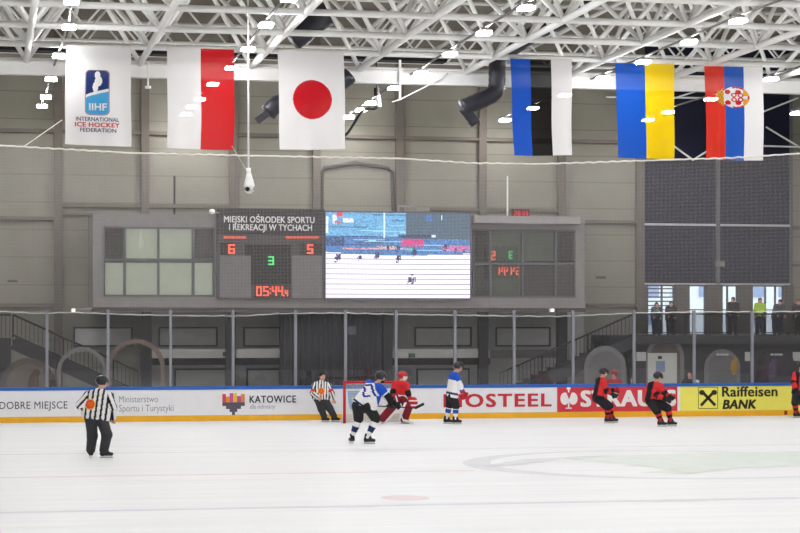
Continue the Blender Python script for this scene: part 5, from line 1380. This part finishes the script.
stick('white goalkeeper stick resting in front of the maroon leg pads', wl + np.array([0.02, -0.2, 0.1]), np.array([q4['ar'][0] - 0.02, -0.36, 0.12]), np.array([q4['ar'][0] + 0.32, -0.3, 0.045]), fg4, blade_m=M_HOLD, shaft_m=M_HOLD)

# --- spectators on the terrace
def plain(c): return lambda nm, t, P, I: c_(*c)
def vest(nm, t, P, I):
    s = ((P - I['pel']) @ I['ax']) / I['L']
    if nm[:2] == 'fa': return c_(70, 80, 60)
    return c_(210, 214, 190) if 0.3 < s < 0.38 else c_(190, 226, 70)
def stander(px, yh, D, lab, jk, tr, hair_c, look=(0, -1, 0), lean=0, grp='spectators on the terrace', yb=334.8):
    s = (yb - yh) / 36.0
    y = lambda k: yh + k * s
    j = dict(head=(px + lean, y(1.5), -0.03), neck=(px + lean * .8, y(4.2), 0), sl=(px - 3.7 * s + lean * .7, y(6), 0), sr=(px + 3.7 * s + lean * .7, y(6), 0), el=(px - 5.0 * s + lean * .6, y(12), 0.02), er=(px + 5.0 * s + lean * .6, y(12), 0.02),
             wl=(px - 4.0 * s + lean, y(15.5), -0.22), wr=(px + 4.0 * s + lean, y(15.5), -0.22), pel=(px, y(16.5), 0), hl=(px - 2.2 * s, y(18), 0), hr=(px + 2.2 * s, y(18), 0), kl=(px - 2.6 * s, y(26), -0.02), kr=(px + 2.6 * s, y(26), -0.02), al=(px - 2.6 * s, y(34), 0), ar=(px + 2.6 * s, y(34), 0))
    return person('person', px, D, lab, j, look, bulk=1.12, jersey=plain(jk) if not callable(jk) else jk, trousers=tr, skates=False, h=0.022, z0=ZT, hair=mat('hair_' + hair_c[0], hair_c[1], 0.8), toes=((-0.2, -1, 0), (0.2, -1, 0)), group=grp)
M_JEAN = mat('dark_blue_jeans', (48, 56, 84), 0.8); M_DKTR = mat('dark_grey_trousers', (46, 46, 52), 0.8)
stander(760, 299.5, 88.6, 'spectator in yellow high-visibility vest standing at the terrace doors', vest, M_JEAN, ('brown', (70, 52, 42)))
stander(777, 301, 88.4, 'spectator in grey jacket leaning left beside the yellow vest', (78, 78, 92), M_JEAN, ('dark', (44, 40, 40)), (-0.7, -0.7, -0.1), 3)
stander(733, 298.5, 88.2, 'spectator in black standing between two bright terrace doors', (44, 42, 46), M_DKTR, ('dark', (44, 40, 40)), (-0.4, -0.9, -.1))
stander(656.5, 304, 88.5, 'spectator in dull blue jacket before the leftmost terrace window', (92, 104, 112), M_JEAN, ('brown', (70, 52, 42)))
stander(671, 303, 88.5, 'spectator in dark jacket at the pier right of the leftmost window', (58, 56, 60), M_DKTR, ('dark', (44, 40, 40)))
stander(798, 301, 88.0, 'spectator with reddish hair at the right edge of the terrace', (60, 52, 52), M_DKTR, ('red', (140, 76, 56)))

# --- people and bench behind the glass
be = empty('players_bench', at(640, 404, 65.8), 'low wooden bench behind the glass at the right', 'bench')
b0, b1 = at(596, 400, 65.8), at(712, 400, 65.8)
MB().box(b0.x, b1.x, 65.6, 66.1, 0.40, 0.46).build('seat', mat('bench_wood', (150, 120, 84), 0.6), be)
for t in (0.03, 0.35, 0.65, 0.97):
    x = b0.x + (b1.x - b0.x) * t; MB().box(x - 0.04, x + 0.04, 65.65, 66.05, 0, 0.40).build('leg', M_STEELD, be)
def sitter(px, yh, D, lab, jk, tr, helmet=None, hair=None, look=(-0.6, -0.8, 0)):
    sc = F / D
    y = lambda m_: HOR + (EYE - m_) * sc
    x = lambda m_: px + m_ * sc
    H0 = EYE - (yh - HOR) / sc
    T = H0 - 0.26
    j = dict(head=(px, yh, -0.05), neck=(px, y(H0 - .17), 0), sl=(x(-.19), y(T), 0), sr=(x(.19), y(T), 0), el=(x(-.25), y(T - .26), -.1), er=(x(.25), y(T - .26), -.1), wl=(x(-.13), y(0.62), -.38), wr=(x(.13), y(0.62), -.38),
             pel=(px, y(0.64), 0.08), hl=(x(-.1), y(0.61), .05), hr=(x(.1), y(0.61), .05), kl=(x(-.14), y(0.56), -.42), kr=(x(.14), y(0.56), -.42), al=(x(-.14), y(0.1), -.42), ar=(x(.14), y(0.1), -.42))
    return person('person', px, D, lab, j, look, jersey=jk, trousers=tr, skates=False, h=0.02, helmet=helmet, hair=hair, toes=((-0.1, -1, 0), (0.1, -1, 0)), group='people sitting behind the glass', visor=False)
def Dof(px, Y): u = (px - 400) / F; return Y / (CA - u * SA)
sitter(614, 374.5, Dof(614, 65.8), 'player in red with red helmet sitting behind the glass left of the white door', plain((196, 44, 50)), M_TROU, helmet=mat('red_helmet', (176, 40, 46), 0.4))
sitter(633, 380, Dof(633, 65.8), 'person in pinkish red sitting low behind the glass', plain((178, 92, 96)), M_TROU, hair=mat('hair_brown', (70, 52, 42), 0.8))
fgp, qp, _ = sitter(690, 374.5, Dof(691, 65.8), 'person in dark clothes sitting behind the glass right of the white door', plain((52, 46, 46)), M_TROU, hair=mat('hair_brown', (70, 52, 42), 0.8))

o = empty('photo_camera', fgp.root.location + Vector((0.1, -0.42, 0.98)), 'white lensed camera held by the dark clothed person behind the glass', 'camera')
q = fgp.root.location + Vector((0.08, -0.40, 1.06))
MB().box(q.x - 0.07, q.x + 0.07, q.y - 0.04, q.y + 0.04, q.z - 0.05, q.z + 0.05).build('body', M_BLACK, o)
MB().tube([q + Vector((0, -0.04, 0)), q + Vector((-0.02, -0.24, 0))], 0.055, 12).build('lens_barrel', mat('white_housing', (236, 236, 234), 0.4), o, True)
